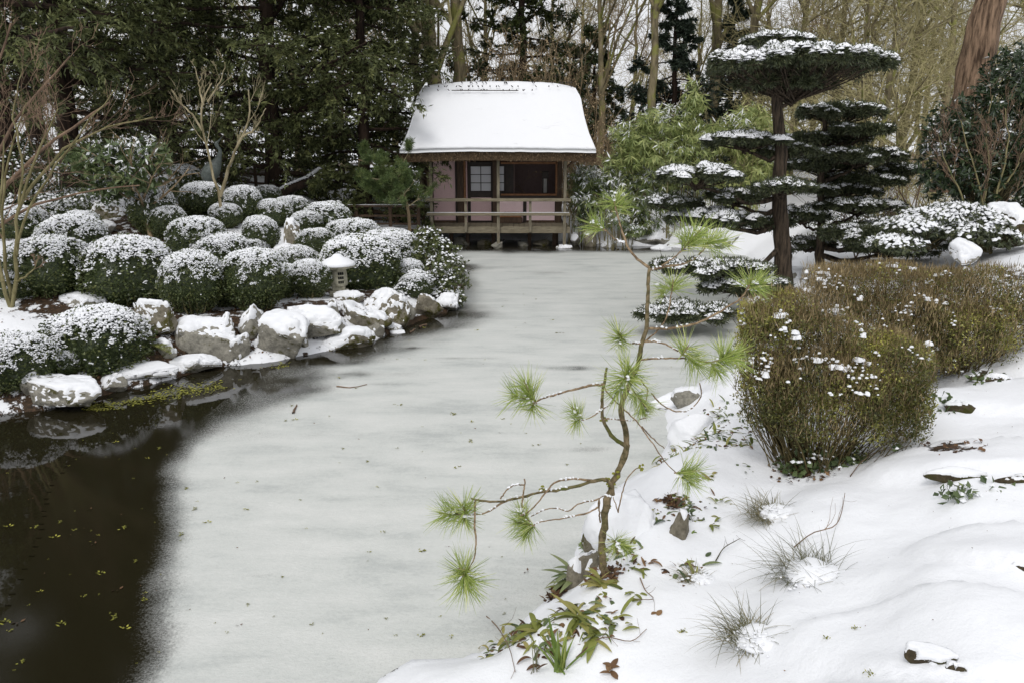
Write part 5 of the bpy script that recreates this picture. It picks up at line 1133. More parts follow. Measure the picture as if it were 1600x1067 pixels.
P = resample(pth_(((322, 290), (326, 275), (334, 262), (341, 250), (343, 240))), 14); R = np.array([.03, .09, .15, .19, .215, .225, .22, .21, .18, .145, .11, .085, .07, .06]); tubes(mb, P[None], R[None], 10, cap=True); obj('body', mb, m_bronze, cr, True)
mb = MB(); P = resample(pth_(((343, 243), (344, 236), (340, 230), (338, 225), (340, 222))), 10); R = np.array([.07, .06, .052, .047, .045, .045, .052, .06, .058, .03]); tubes(mb, P[None], R[None], 8, cap=True); obj('neck', mb, m_bronze, cr, True)
mb = MB(); P = resample(pth_(((340, 223), (344, 218), (348, 213))), 5); tubes(mb, P[None], np.array([[.035, .024, .016, .01, .004]]), 6); obj('beak', mb, m_bronze, cr, True)
for dx in (-.05, .06): mb = MB(); q = pth_(((333, 280),))[0]; tubes(mb, np.array([[q + [dx, 0, 0], q + [dx, 0, -.9]]]), np.array([[.022, .018]]), 6); obj('leg', mb, m_bronze, cr, True)
# ------------------------------------------------------------------ cloud pruned trees
def pad(parent, c, rx, ry, rz, seed, snow=1.0, drop=.55, dens=1.0):
    """one cushion of foliage built of many small overlapping tufts"""
    rng = np.random.default_rng(seed + 700); A = rx * ry; m = int(9 + (20 if A < 2 else 26) * A); n = int(3400 * A * dens) + 420
    a = np.arange(m) * 2.4 + rng.uniform(-.5, .5, m); q = np.sqrt((np.arange(m) + .5) / m) * .93 * rng.uniform(.9, 1.08, m); rad = rng.uniform(.8, 1.25, m) * (.66 / math.sqrt(m)) 
    cx = np.cos(a) * q * rx; cy = np.sin(a) * q * ry; base = np.sqrt(np.maximum(1 - q ** 2.2, 0)); cz = rz * (base * .60 * rng.uniform(.85, 1.12, m) - .10) + rng.normal(0, .018, m)
    lr_ = rad * max(rx, .3) * 1.15; lh = np.clip(rz * .40, .055, .13) * rng.uniform(.75, 1.25, m)
    j = rng.integers(0, m, n); d = nrmz(rng.normal(size=(n, 3)) + np.stack([np.cos(a[j]) * q[j] * .7, np.sin(a[j]) * q[j] * .7, np.full(n, .35)], -1)); rr = rng.uniform(.6, 1.08, n)[:, None]
    P = np.stack([cx[j], cy[j], cz[j]], -1) + d * rr * np.stack([lr_[j], lr_[j], np.where(d[:, 2] > 0, lh[j], lh[j] * .6 + rz * drop * .5 * (1 - q[j]))], -1) + c
    k = 4; dd = np.repeat(d, k, 0); P4 = np.repeat(P, k, 0) + rng.normal(0, .022, (n * k, 3)); D = nrmz(dd * .8 + rng.normal(0, .55, (n * k, 3))); N = nrmz(rng.normal(0, .6, (n * k, 3)) + [0, 0, .7]); mb = MB()
    leaves(mb, P4, D, N, rng.uniform(.055, .11, n * k), rng.uniform(.016, .028, n * k), 0, np.clip(np.repeat(rng.normal(.42, .2, n), k) + rng.normal(0, .12, n * k), 0, 1))
    o = obj('foliage_pad', mb, m_cloud, parent)
    tw = MB(); s0 = c + np.array([0, 0, -rz * drop * .9]); e = np.stack([cx, cy, cz], -1) * [1, 1, 1] + c; mid = (s0 + e) / 2 - [0, 0, .10 * rz]; Q = np.stack([resample([s0 + rng.normal(0, .03, 3), mid[i], e[i]], 6) for i in range(m)]); tubes(tw, Q, np.tile(np.linspace(.020, .006, 6), (m, 1)), 4)
    q2, r2 = grow(rng, Q, np.tile(np.linspace(.014, .005, 6), (m, 1)), 7, .3, 1, .4, 1.1, .5, 4, .15, .03, minr=.004); tubes(tw, q2, r2, 3); obj('twig', tw, m_bark_cloud, o)
    if snow:
        ns = int(3600 * A) + 120; j = rng.integers(0, m, ns); d = nrmz(rng.normal(size=(ns, 3)) + [0, 0, 1.4]); d[:, 2] = np.abs(d[:, 2]); P = np.stack([cx[j], cy[j], cz[j]], -1) + d * np.stack([lr_[j], lr_[j], lh[j]], -1)
        tone = rng.random(m) < (.55 + .45 * snow); f = d[:, 2] * .55 + (fbm(P * 3.4 + seed, 3, seed) - .5) * 1.2 + (fbm(P * 14, 2, 6) - .5) * .9; kk = (f > .40 - .36 * snow) & tone[j]
        sb = MB(); big = 1.0 + .65 * (snow > 1.05); clumps(sb, (P + c)[kk] + [0, 0, .03], rng.uniform(.02, .046, kk.sum()) * big, rng, .6, k=5, lite=True); obj('snow', sb, m_snow, o, kind='stuff')
    return o
def cloud_tree(label, base, trunk_px, Y, pads, r0, seed):
    root = thing('cloud_pruned_tree', label, 'tree', base, 0, 'cloud pruned trees on the right bank'); base = np.array(base, float); rng = np.random.default_rng(seed)
    tp = np.array([AT(a, c, Y + dy) - base for a, c, dy in trunk_px]); mb = MB(); P, R = limb(mb, tp, r0, r0 * .45, 18, 11, rng=rng, wig=.012); obj('trunk', mb, m_bark_cloud, root, True)
    for i, (a, c, dy, rx, rz_, ry, ty, sn, dr) in enumerate(pads):
        ctr = AT(a, c, Y + dy); k = (ctr[1] * math.cos(TH) + (CAM_H - ctr[2]) * math.sin(TH)) / FPX; loc = ctr - base
        pad(root, loc, rx * k, ry, rz_ * k, seed * 31 + i, sn, dr)
        zt = AT(a, ty, Y)[2] - base[2]; j = int(np.argmin(np.abs(P[0][:, 2] - zt))); s = P[0][j]; e = loc + [0, 0, -rz_ * k * dr * .8]
        m1 = s + (e - s) * .35 + [0, 0, -.04 - .10 * abs(e[0] - s[0]) * (1 if e[2] < s[2] + .25 else -.3)]; m2 = s + (e - s) * .72 + [0, 0, -.05]
        bm_ = MB(); limb(bm_, [s, m1, m2, e], .055 if rx > 50 else .04, .02, 12, 7, rng=rng, wig=.012); obj('branch', bm_, m_bark_cloud, root, True)
    return root
TY = 15.4
b0 = np.array([AT(1226, 440, TY)[0], TY, hz(AT(1226, 440, TY)[0], TY) - .1])
cloud_tree('tall cloud pruned tree with a wide snow topped umbrella crown over the pond edge', b0,
    [(1226, 462, 0), (1224, 400, 0), (1219, 330, 0), (1219, 250, 0), (1217, 200, 0), (1213, 160, 0), (1214, 120, 0)], TY, [
    # px, py, dY, rx px, rz px, ry m, trunk py, snow, drop
    (1242, 112, 0, 150, 46, 1.65, 170, 1.7, 1.1), (1212, 70, .0, 52, 17, .6, 150, 1.4, .6), (1222, 136, .0, 76, 18, .9, 185, .0, 1.2),
    (1165, 225, .3, 64, 16, .7, 250, 1.1, .7), (1090, 280, -.3, 64, 20, .8, 300, 1.2, .8), (1150, 312, .2, 56, 15, .6, 320, .9, .7), (1222, 296, -.5, 44, 14, .55, 300, .9, .7), (1225, 240, .5, 46, 12, .5, 262, .4, .7),
    (1115, 345, .0, 66, 16, .7, 350, 1.1, .7), (1195, 352, .5, 44, 12, .55, 350, .4, .7), (1052, 322, .3, 44, 13, .55, 340, 1.0, .6),
    (1110, 422, -.9, 96, 14, .75, 395, 1.0, .9), (1160, 450, -1.2, 72, 15, .6, 420, .9, .8), (1068, 490, -2.0, 76, 13, .6, 436, 1.0, .9)], .185, 1)
Y2 = 17.2
b0 = np.array([AT(1283, 410, Y2)[0], Y2, hz(AT(1283, 410, Y2)[0], Y2) - .1])
cloud_tree('second darker cloud pruned tree with shelf like pads standing behind and right', b0,
    [(1281, 425, 0), (1283, 380, 0), (1284, 330, 0), (1282, 280, 0), (1285, 230, 0), (1290, 185, 0)], Y2, [
    (1312, 182, .2, 66, 20, .8, 230, .25, .7), (1345, 208, -.2, 52, 13, .6, 250, .3, .7), (1290, 222, .3, 60, 14, .7, 250, .2, .7), (1338, 248, -.3, 76, 16, .8, 290, .3, .8), (1280, 262, .3, 60, 14, .7, 290, .2, .7),
    (1350, 284, .2, 70, 14, .8, 320, .5, .7), (1405, 268, .0, 34, 10, .5, 300, .9, .6), (1310, 300, .2, 60, 14, .7, 330, .5, .7), (1340, 326, -.3, 60, 15, .7, 350, 1.0, .7), (1252, 340, .1, 40, 14, .6, 350, .8, .7),
    (1395, 366, -.5, 74, 16, .8, 380, 1.1, .7), (1345, 372, -.9, 66, 20, .7, 390, .5, .8), (1390, 392, -1.2, 66, 14, .7, 400, .6, .7), (1430, 382, -.8, 40, 12, .5, 395, 1.0, .6), (1262, 385, .4, 40, 12, .5, 385, .8, .6)], .105, 2)

# ------------------------------------------------------------------ trimmed hedges on the right bank
m_hedge_stem = bark_mat('hedge_stem', (0.055, 0.045, 0.02), (0.15, 0.12, 0.055), 14)
def hedge(label, base, blobs, nst, ntw, nlf, seed, brown=.5, snow_big=14, snow_small=160, green=.5, lowstem=.4):
    rng = np.random.default_rng(seed + 50); root = thing('hedge_shrub', label, 'hedge', base, 0, 'clipped hedges on the right bank')
    hmax = max(b[2] + b[5] for b in blobs)
    P, d = blobpts(rng, blobs, nst, .8, .35, True); P = P[P[:, 2] > .1]; n = len(P)
    p0 = np.stack([P[:, 0] * .38 + rng.normal(0, .06, n), P[:, 1] * .38 + rng.normal(0, .06, n), np.full(n, -.06)], -1)
    p1 = p0 * [.55, .55, 0] + P * [.45, .45, .32] + rng.normal(0, .03, (n, 3)); p2 = P * [.88, .88, .68] + p0 * [.12, .12, 0]
    Q = np.stack([resample([p0[i], p1[i], p2[i], P[i]], 8) for i in range(n)]); R = rng.uniform(.004, .008, (n, 1)) * np.linspace(1, .3, 8)[None]
    mb = MB(); tubes(mb, Q, R, 3); q, r = grow(rng, Q, R, 6, .35, 1, .25, .7, .26, 5, .12, .12, .6, minr=.0022); tubes(mb, q, r, 3); obj('stem', mb, m_hedge_stem, root, kind='stuff')
    # upright brown stalks at the shorn faces
    P, d = blobpts(rng, blobs, ntw, .7, .5, True); P = P[P[:, 2] > hmax * .18]; k = len(P); tone = fbm(P * 2.5, 3, seed) ; mb = MB()
    leaves(mb, P, nrmz(rng.normal(0, .28, (k, 3)) + [0, 0, 1] + d[:k] * .15), rng.normal(size=(k, 3)), rng.uniform(.04, .11, k), rng.uniform(.004, .008, k), 0, np.clip(rng.normal(.45, .25, k) + (tone - .5), 0, 1)); obj('stalk', mb, m_hedge_brown, root, kind='stuff')
    P, d = blobpts(rng, blobs, int(nlf * 1.3), .74, .1, True); P = P[P[:, 2] > .08]; d = d[:len(P)]; t_ = fbm(P * 2.1 + 9, 3, seed + 3); kk = rng.random(len(P)) < np.clip(green + (t_ - .5) * 3.4 + .5 * (1 - P[:, 2] / hmax) * (1 - green), .08, 1) * sstep(.02, .42, P[:, 2] / hmax); P = P[kk]; k = len(P); mb = MB()
    leaves(mb, P, rng.normal(size=(k, 3)) + [0, 0, .4], rng.normal(size=(k, 3)) + [0, 0, .6], rng.uniform(.017, .032, k), rng.uniform(.010, .018, k), 0, np.clip(rng.normal(.34, .16, k) + 1.5 * (fbm(P * 3.3, 3, seed + 8) - .5) + .18 * (P[:, 2] / hmax) ** 2, 0, 1)); obj('foliage', mb, m_hedge_leaf, root, kind='stuff')
    sb = MB(); P, d = blobpts(rng, blobs, 4000, .97, .8, True); P = P[d[:, 2] > .35]; l = fbm(P * 4.5, 2, seed + 5); P = P[l > np.quantile(l, .80)]
    for _ in range(snow_big):
        c = P[rng.integers(len(P))]; m = rng.integers(1, 4); clumps(sb, c + rng.normal(0, .022, (m, 3)) * [1, 1, .3], rng.uniform(.02, .036, m), rng, .8, k=7)
    m = min(snow_small, len(P)); pk = rng.choice(len(P), m, replace=False); clumps(sb, P[pk], rng.uniform(.007, .02, m), rng, .6); obj('snow', sb, m_snow, root, kind='stuff')
    return root
g = G(1275, 722)
hedge('near hedge shrub with bare lower stems and yellowish leaves right of the young pine', g, px2loc(g, [(1200, 540, 0, 48, 70, .34), (1195, 600, -.05, 44, 66, .34), (1270, 560, .1, 76, 80, .42), (1290, 620, -.1, 100, 76, .45), (1380, 590, .1, 66, 76, .42), (1180, 500, .2, 26, 34, .25), (1230, 490, .25, 40, 34, .3), (1400, 640, 0, 42, 56, .35)]), 260, 15000, 62000, 1, green=.8, snow_big=34, snow_small=620)
g = G(1400, 640) + np.array([-.1, 1.0, -.05])
hedge('broad flat topped hedge shorn to brown stalks behind the near one', g, px2loc(g, [(1330, 462, .3, 72, 48, .5), (1400, 466, .3, 78, 56, .5), (1350, 520, 0, 70, 60, .4), (1440, 530, 0, 66, 80, .45), (1300, 500, .1, 44, 60, .4), (1460, 470, .5, 60, 50, .5), (1430, 590, -.1, 50, 56, .4), (1290, 450, .4, 32, 36, .4)]), 200, 26000, 24000, 2, green=.32, snow_big=24, snow_small=260)
g = G(1530, 590) + np.array([-.1, .3, 0])
hedge('far hedge shrub at the right edge with snow behind its twigs', g, px2loc(g, [(1500, 470, .1, 62, 50, .5), (1555, 465, .2, 46, 50, .5), (1510, 530, -.1, 62, 56, .5), (1565, 520, 0, 36, 54, .4), (1590, 450, .2, 22, 30, .3), (1465, 520, 0, 40, 60, .4), (1480, 570, -.2, 40, 36, .4)]), 220, 11000, 30000, 3, green=.7, snow_big=16, snow_small=320)
# ivy and low evergreen at the hedge feet and step lips
for i, (a, c, lst, n, sn_, L, lab) in enumerate((
    (1265, 735, [(1250, 728, 0, 44, 26, .2), (1290, 720, .05, 40, 18, .2), (1330, 712, .1, 36, 14, .2), (1262, 762, -.12, 30, 10, .12)], 300, 50, .075, 'ivy trailing from the foot of the near hedge'),
    (1465, 640, [(1470, 632, 0, 36, 14, .2), (1505, 636, .1, 26, 12, .15), (1445, 652, -.05, 16, 10, .12)], 130, 30, .075, 'ferny leaves below the snowy step beside the hedge'),
    (1530, 765, [(1500, 772, -.05, 34, 12, .12), (1545, 762, .05, 26, 14, .12), (1578, 775, 0, 20, 8, .1)], 120, 26, .06, 'frosted green leaves under the dark step lip'),
    (1425, 688, [(1428, 686, 0, 12, 7, .08)], 22, 2, .05, 'small ivy sprig lying on the open snow'),
    (1405, 705, [(1404, 703, 0, 9, 6, .06)], 12, 1, .05, 'single ivy shoot left of the small sprig'),
    (1110, 815, [(1112, 816, 0, 14, 8, .07), (1075, 800, .05, 12, 9, .07)], 26, 4, .055, 'browned green leaves in the snow right of the pine'),
    (1550, 600, [(1545, 590, .1, 30, 10, .15)], 60, 14, .06, 'dark leaves tucked under the uppermost step'))):
    g = G(a, c); leafy('ivy', lab, 'ivy', g, px2loc(g, lst), n, L, L * .7, m_pieris, 60 + i, .35, .7, sn_, .016, 3, whorl=1, rmin=.2, stemr=.003, fold=.15)
# ------------------------------------------------------------------ the young pine in the foreground
PY = 4.85
def strips(mb, B, D, L, Wd, droop, seg=5, mi=0, var=.5, prof='blade'):
    """curved blades: B base, D direction, L length"""
    n = len(B); D = nrmz(D); L = np.broadcast_to(L, (n,)); Wd = np.broadcast_to(Wd, (n,)); P = [np.array(B, float)]; d = D.copy()
    for j in range(seg): d = nrmz(d + np.array([0, 0, -1]) * (np.broadcast_to(droop, (n,)) / seg)[:, None]); P.append(P[-1] + d * (L / seg)[:, None])
    P = np.stack(P, 1); T = nrmz(np.gradient(P, axis=1)); S = nrmz(np.cross(T, [0, 0, 1.0]) + 1e-4)
    u = np.linspace(0, 1, seg + 1); w = (1 - u ** 3) if prof == 'blade' else np.sin(math.pi * (u * .88 + .10)) ** .8
    V = np.stack([P - S * (Wd[:, None] * w / 2)[..., None], P + S * (Wd[:, None] * w / 2)[..., None]], 2).reshape(-1, 3)
    q = np.arange(n * (seg + 1) * 2).reshape(n, seg + 1, 2); F = np.stack([q[:, :-1, 0], q[:, :-1, 1], q[:, 1:, 1], q[:, 1:, 0]], -1).reshape(-1, 4)
    mb.add(V, F, mi, np.repeat(np.broadcast_to(var, (n,)), (seg + 1) * 2))
pb = np.array([AT(945, 890, PY)[0], PY, hz(AT(945, 890, PY)[0], PY) - .03])
pine = thing('young_pine', 'young pine in the foreground reaching over the ice with tufts of long green needles', 'pine tree', pb)
def pw(l): return [AT(a, c, PY + dy) - pb for a, c, dy in l]
rngp = np.random.default_rng(77)
def pbranch(l, r0, r1, name='branch', mat=None, n=None, sides=7, wig=.0016):
    pts = pw(l); n = n or max(8, len(l) * 4); P = resample(pts, n); P[1:-1] += rngp.normal(0, wig, (n - 2, 3)); R = .76 * np.linspace(r0, r1, n) * (1 + rngp.normal(0, .07, n))
    mb = MB(); tubes(mb, P[None], R[None], sides, cap=True)
    return obj(name, mb, mat or m_pine_bark, pine, True), P
pbranch([(946, 900, 0), (943, 880, 0), (941, 850, 0), (945, 812, .0), (950, 778, 0), (962, 742, .02), (975, 716, .03), (980, 694, .03)], .035, .027, 'trunk', m_pine_bark_moss, 30, 10, .004)
pbranch([(979, 697, .03), (977, 667, .04), (970, 640, .05), (977, 615, .05), (988, 590, .06), (998, 565, .07), (1003, 538, .08), (1010, 514, .09), (1012, 470, .1), (1013, 440, .11), (1015, 419, .12)], .026, .014, 'trunk', m_pine_bark_moss, 34, 9, .002)
pbranch([(979, 696, .03), (970, 692, .0), (956, 680, -.04), (942, 654, -.07), (941, 620, -.09), (945, 592, -.1), (948, 574, -.1)], .020, .010, 'branch', m_pine_bark_moss)
BRP = []
_pb0 = pbranch
def pbranch(l, r0, r1, *a, **k):
    o, P = _pb0(l, r0, r1, *a, **k); BRP.append((P, r0)); return o, P
CL = []   # needle clusters: px, py, dY, axis px dir, size, kind
def C_(a, c, dy, ax, s=1.0, k=0): CL.append((a, c, dy, ax, s, k))
pbranch([(1015, 419, .12), (1000, 409, .14), (981, 386, .17), (969, 352, .2), (961, 322, .22)], .012, .006); C_(961, 322, .22, (-.2, 1, .2), .85, 0); C_(957, 330, .24, (.9, .5, .3), .7, 1)
pbranch([(975, 380, .17), (960, 374, .16), (944, 358, .12)], .006, .004); C_(944, 360, .12, (-1, .45, 0), .8, 1)
pbranch([(1014, 422, .12), (1042, 417, .12), (1070, 412, .15), (1090, 400, .2), (1109, 379, .25)], .012, .006); C_(1100, 385, .24, (.8, .9, .2), 1.0, 0); C_(1109, 379, .26, (1, .1, .3), .9, 1)
pbranch([(1030, 419, .12), (1050, 405, .08), (1066, 391, .05)], .009, .005); C_(1066, 391, .05, (.8, 1, -.2), 1.15, 1); C_(1076, 385, .1, (.2, 1, 0), .9, 0)
pbranch([(1010, 514, .09), (1053, 513, .05), (1095, 503, .02), (1132, 483, -.02), (1158, 466, -.05), (1171, 447, -.08)], .012, .006, n=24); C_(1168, 450, -.06, (.5, 1, 0), .95, 0); C_(1172, 446, -.08, (1, .1, .2), .85, 1)
pbranch([(1007, 534, .08), (1033, 511, .1), (1045, 482, .12), (1050, 452, .14)], .008, .004); C_(1050, 455, .14, (.1, 1, .1), 1.0, 0); C_(1038, 462, .16, (-.6, .8, .3), .7, 0)
pbranch([(1002, 536, .08), (982, 536, .02), (972, 528, -.02), (970, 520, -.04)], .009, .006); C_(970, 530, -.03, (-.3, .7, -.2), .85, 0); C_(970, 528, -.03, (-.2, -.8, -.3), .7, 0)
pbranch([(1005, 534, .08), (1030, 535, .0), (1055, 546, -.06), (1070, 555, -.1)], .009, .005); C_(1066, 553, -.1, (.6, .9, 0), 1.0, 0); C_(1072, 556, -.1, (.8, -.6, 0), .95, 1)
pbranch([(1000, 562, .07), (1026, 560, 0), (1069, 560, -.05), (1105, 566, -.1), (1120, 563, -.12)], .009, .005); C_(1118, 564, -.12, (1, .25, 0), 1.05, 1); C_(1128, 560, -.1, (.7, .7, .2), .95, 0); C_(1112, 568, -.1, (.5, -.7, .2), .8, 1)
pbranch([(992, 580, .06), (985, 590, -.05), (978, 596, -.14), (974, 592, -.2)], .010, .006); C_(976, 590, -.2, (0, .2, -1), 1.15, 0); C_(980, 586, -.2, (.5, .8, -.4), 1.0, 0); C_(970, 600, -.2, (-.4, -.8, -.5), 1.0, 0); C_(990, 610, -.1, (.6, -.8, -.3), .9, 1)
pbranch([(1000, 592, .02), (1012, 610, .0), (1008, 630, -.02), (1000, 640, -.03)], .006, .004); C_(1002, 640, -.03, (.4, -.6, .2), .5, 0)
pbranch([(944, 600, -.1), (922, 602, -.14), (902, 607, -.2), (876, 614, -.26), (850, 622, -.32), (834, 627, -.35)], .012, .006, n=20); C_(836, 626, -.35, (-.5, .9, 0), 1.0, 1); C_(832, 624, -.35, (-1, .2, 0), .95, 1); C_(834, 630, -.33, (-.3, -1, 0), .85, 0)
pbranch([(958, 628, -.08), (940, 640, -.15), (923, 652, -.2), (908, 656, -.22)], .007, .004); C_(910, 654, -.22, (-.7, .8, .1), .7, 1); C_(906, 655, -.22, (-.8, -.4, 0), .7, 0)
pbranch([(942, 655, -.07), (955, 654, -.1), (984, 657, -.1), (1010, 653, -.1)], .007, .004); C_(1008, 650, -.1, (.2, 1, 0), .45, 1)
pbranch([(945, 605, -.1), (955, 620, -.12), (970, 634, -.15), (985, 648, -.17), (998, 662, -.2), (1012, 682, -.22), (1024, 698, -.24), (1040, 722, -.26), (1058, 740, -.28)], .007, .004, n=30); C_(1058, 738, -.28, (1, .1, 0), 1.0, 1); C_(1062, 740, -.28, (.8, -.7, 0), .8, 1)
pbranch([(1003, 666, -.2), (1020, 684, -.15), (1038, 700, -.1)], .006, .004)
pbranch([(1018, 614, -.1), (1030, 628, -.08), (1046, 639, -.06), (1069, 643, -.04), (1086, 633, -.02), (1096, 615, 0), (1093, 598, .02)], .006, .005, n=24)
pbranch([(958, 772, 0), (955, 757, -.04), (946, 749, -.08), (932, 750, -.1), (905, 758, -.14), (877, 764, -.18), (846, 768, -.22), (815, 776, -.26), (778, 783, -.3), (754, 782, -.32), (736, 778, -.34)], .017, .008, 'branch', m_pine_bark_moss, 34)
pbranch([(743, 782, -.34), (742, 800, -.36), (742, 825, -.38), (744, 852, -.4), (740, 874, -.42), (729, 893, -.43)], .009, .005, n=18); C_(728, 895, -.43, (-.2, .3, -1), 1.15, 0); C_(726, 900, -.43, (.2, -.9, -.5), 1.15, 0); C_(730, 890, -.43, (-.9, .3, -.2), .95, 0)
pbranch([(800, 779, -.27), (783, 786, -.28), (766, 797, -.3), (748, 803, -.32), (722, 803, -.34)], .009, .005, n=18); C_(722, 803, -.34, (-1, .1, -.1), 1.0, 1); C_(728, 802, -.34, (-.3, 1, -.1), 1.0, 0); C_(726, 806, -.34, (-.2, -1, 0), .85, 0)
pbranch([(925, 750, -.1), (894, 748, -.16), (867, 753, -.2), (846, 778, -.26), (826, 799, -.3), (812, 806, -.33)], .010, .005, n=22)
pbranch([(815, 796, -.3), (817, 775, -.3), (820, 755, -.3), (819, 748, -.3)], .007, .006); pbranch([(818, 757, -.3), (805, 757, -.32), (792, 765, -.33), (782, 779, -.34)], .006, .006)
pbranch([(934, 792, -.05), (920, 800, -.1), (908, 803, -.14), (880, 809, -.2), (850, 814, -.26), (836, 818, -.3)], .008, .004, n=20); C_(832, 820, -.3, (-1, .2, 0), .85, 1); C_(826, 812, -.3, (-.7, .8, 0), .8, 1); C_(834, 820, -.28, (-.6, -.8, 0), .75, 1)
pbranch([(936, 795, -.04), (936, 778, -.08), (930, 781, -.1), (905, 786, -.14), (888, 798, -.17), (870, 793, -.2), (850, 796, -.22), (830, 806, -.25)], .007, .004, n=24)
pbranch([(938, 815, 0), (936, 796, -.05), (935, 782, -.08), (944, 774, -.1), (953, 776, -.12)], .008, .004)
pbranch([(966, 800, 0), (972, 770, .02), (978, 750, .03), (990, 735, .05), (1000, 728, .06)], .006, .005); pbranch([(966, 800, 0), (962, 788, -.02), (958, 776, -.03)], .005, .004)
pbranch([(950, 842, 0), (956, 846, -.08), (960, 843, -.12)], .008, .005); C_(960, 843, -.12, (.3, -.3, -1), .85, 0); C_(962, 846, -.12, (.9, -.4, -.3), .7, 1)
# clusters: four moulds; 0 = round tuft, 1 = brush along the twig
def tuft_mesh(kind, seed, n):
    rng = np.random.default_rng(seed); mb = MB(); n2 = n // 2
    t = rng.beta(1.2, 1.6, n2) * (.075 if kind == 0 else .15) - .012; a = rng.uniform(0, 6.283, n2); el = rng.normal(.44 if kind == 0 else .70, .42 if kind == 0 else .28, n2)
    D = np.stack([np.cos(a) * np.cos(el), np.sin(a) * np.cos(el), np.sin(el)], -1); B = np.stack([0 * t, 0 * t, t], -1) + D * .004
    L = rng.uniform(.115, .20, n2)
    B = np.repeat(B, 2, 0); D = nrmz(np.repeat(D, 2, 0) + rng.normal(0, .10, (n2 * 2, 3))); L = np.repeat(L, 2) * rng.uniform(.93, 1.05, n2 * 2); S = nrmz(np.cross(D, rng.normal(size=D.shape)))
    bend = S * 0 + np.cross(S, D); w = .0040; u = [0, .5, 1]
    rows = []
    for k, uu in enumerate(u):
        c = B + D * (L * uu)[:, None] + bend * (L * .10 * uu * uu * rng.uniform(-1, 1))[:, None] * 1.0
        ww = w * (1, .85, .2)[k]; rows += [c - S * ww / 2, c + S * ww / 2]
    V = np.stack(rows, 1).reshape(-1, 3); m = len(B); q = np.arange(m * 6).reshape(m, 3, 2)
    F = np.stack([q[:, :-1, 0], q[:, :-1, 1], q[:, 1:, 1], q[:, 1:, 0]], -1).reshape(-1, 4)
    mb.add(V, F, 0, np.repeat(np.clip(rng.normal(.5, .2, m), 0, 1), 6))
    tubes(mb, np.array([[(0, 0, -.02), (0, 0, .05 if kind == 0 else .11), (0, 0, .075 if kind == 0 else .15)]]), np.array([[.005, .0045, .002]]), 6, 1)
    return mb.mesh('needle_tuft', [m_needle, m_twig_brown_haze])
TM = {0: [tuft_mesh(0, i, 118) for i in range(3)], 1: [tuft_mesh(1, 10 + i, 150) for i in range(3)]}
rng = np.random.default_rng(6); sn = MB()
for i, (a, c, dy, ax, s, k) in enumerate(CL):
    o = obj('needle_tuft', TM[k][i % 3], None, pine); loc = AT(a, c, PY + dy) - pb; o.location = tuple(loc)
    v = Vector((ax[0], -0.0 + ax[2], ax[1])).normalized(); o.rotation_mode = 'QUATERNION'; qn = v.to_track_quat('Z', 'Y'); from mathutils import Quaternion
    o.rotation_quaternion = qn @ Quaternion((0, 0, 1), rng.uniform(0, 6.28)); o.scale = (s * .96,) * 3
    if i % 2 == 0:
        vv = np.array(v); m = rng.integers(3, 9); t = rng.uniform(.0, .10, m); C = loc + vv * t[:, None] * s + [0, 0, .012] + rng.normal(0, .008, (m, 3)); clumps(sn, C, rng.uniform(.008, .017, m), rng, .6, k=6)
for P_, r_0 in BRP:
    T_ = nrmz(np.gradient(P_, axis=0)); flat_ = np.where(np.abs(T_[:, 2]) < .55)[0]
    if len(flat_) > 2:
        st_ = rng.integers(0, len(flat_), 3)
        for s_i in st_:
            pp_ = P_[flat_[s_i:s_i + 3]]
            if len(pp_): clumps(sn, np.repeat(pp_, 2, 0) + [0, 0, r_0 * .75] + rng.normal(0, .003, (len(pp_) * 2, 3)), rng.uniform(.005, .010, len(pp_) * 2), rng, .6, k=6)
obj('snow', sn, m_snow, pine, kind='stuff')
# moss lumps and buds
mb = MB(); q = np.array([AT(a, c, PY) - pb for a, c in ((962, 742), (955, 757), (948, 752), (848, 765), (945, 880), (940, 860), (948, 790), (1000, 730), (944, 656))]); clumps(mb, np.repeat(q, 5, 0) + rng.normal(0, .012, (len(q) * 5, 3)), .012, rng, .8); obj('moss', mb, m_moss, pine, kind='stuff')

# ------------------------------------------------------------------ grass tufts pushing through the snow
def tuft(label, px, py, R, n, seed, snow=1, L=.22, spread=1.0, off=(0, 0), tone=.5, up=.9):
    g = G(px, py); rng = np.random.default_rng(seed); root = thing('grass_tuft', label, 'grass tuft', g, 0, 'sedge tufts poking through the snow')
    mb = MB(); a = np.where(rng.random(n) < .72, rng.normal(1.9, .95, n), rng.uniform(3.4, 6.2, n)); L = L * np.where(np.sin(a) > -.2, 1.0, .62); cen = rng.normal(0, R * .24, (n, 2)) + np.array(off); B = np.stack([cen[:, 0], cen[:, 1], np.full(n, -.01)], -1)
    D = np.stack([np.cos(a) * spread, np.sin(a) * spread, rng.uniform(.25, up + .5, n)], -1); strips(mb, B, D, rng.uniform(.5, 1.25, n) * L, rng.uniform(.0022, .0042, n), rng.uniform(.5, 1.9, n), 6, 0, np.clip(rng.normal(tone, .28, n), 0, 1)); obj('blades', mb, m_sedge, root)
    if snow:
        m = int(26 * snow); sb = MB(); V, F = ico(3); v = V * [R * .62, R * .55, R * .24]; v = v + nrmz(V) * ((fbm(V * 2.2 + seed, 3, seed) - .5) * R * .28)[:, None]; v += [off[0] * -.3 + R * .08, off[1], R * .02]; sb.add(v, F)
        C = rng.normal(0, R * .34, (m * 3, 3)) * [1, .9, 0] + [0, 0, .02]; C[:, 2] += R * .20 * np.exp(-(C[:, 0] ** 2 + C[:, 1] ** 2) / (R * .5) ** 2); clumps(sb, C, rng.uniform(.004, .012, m * 3), rng, .3, k=6); obj('snow', sb, m_snow, root, True)
tuft('widest grass tuft with fine dark blades fanned over the snow', 1268, 902, .31, 460, 1, 1.4, .38, tone=.28)
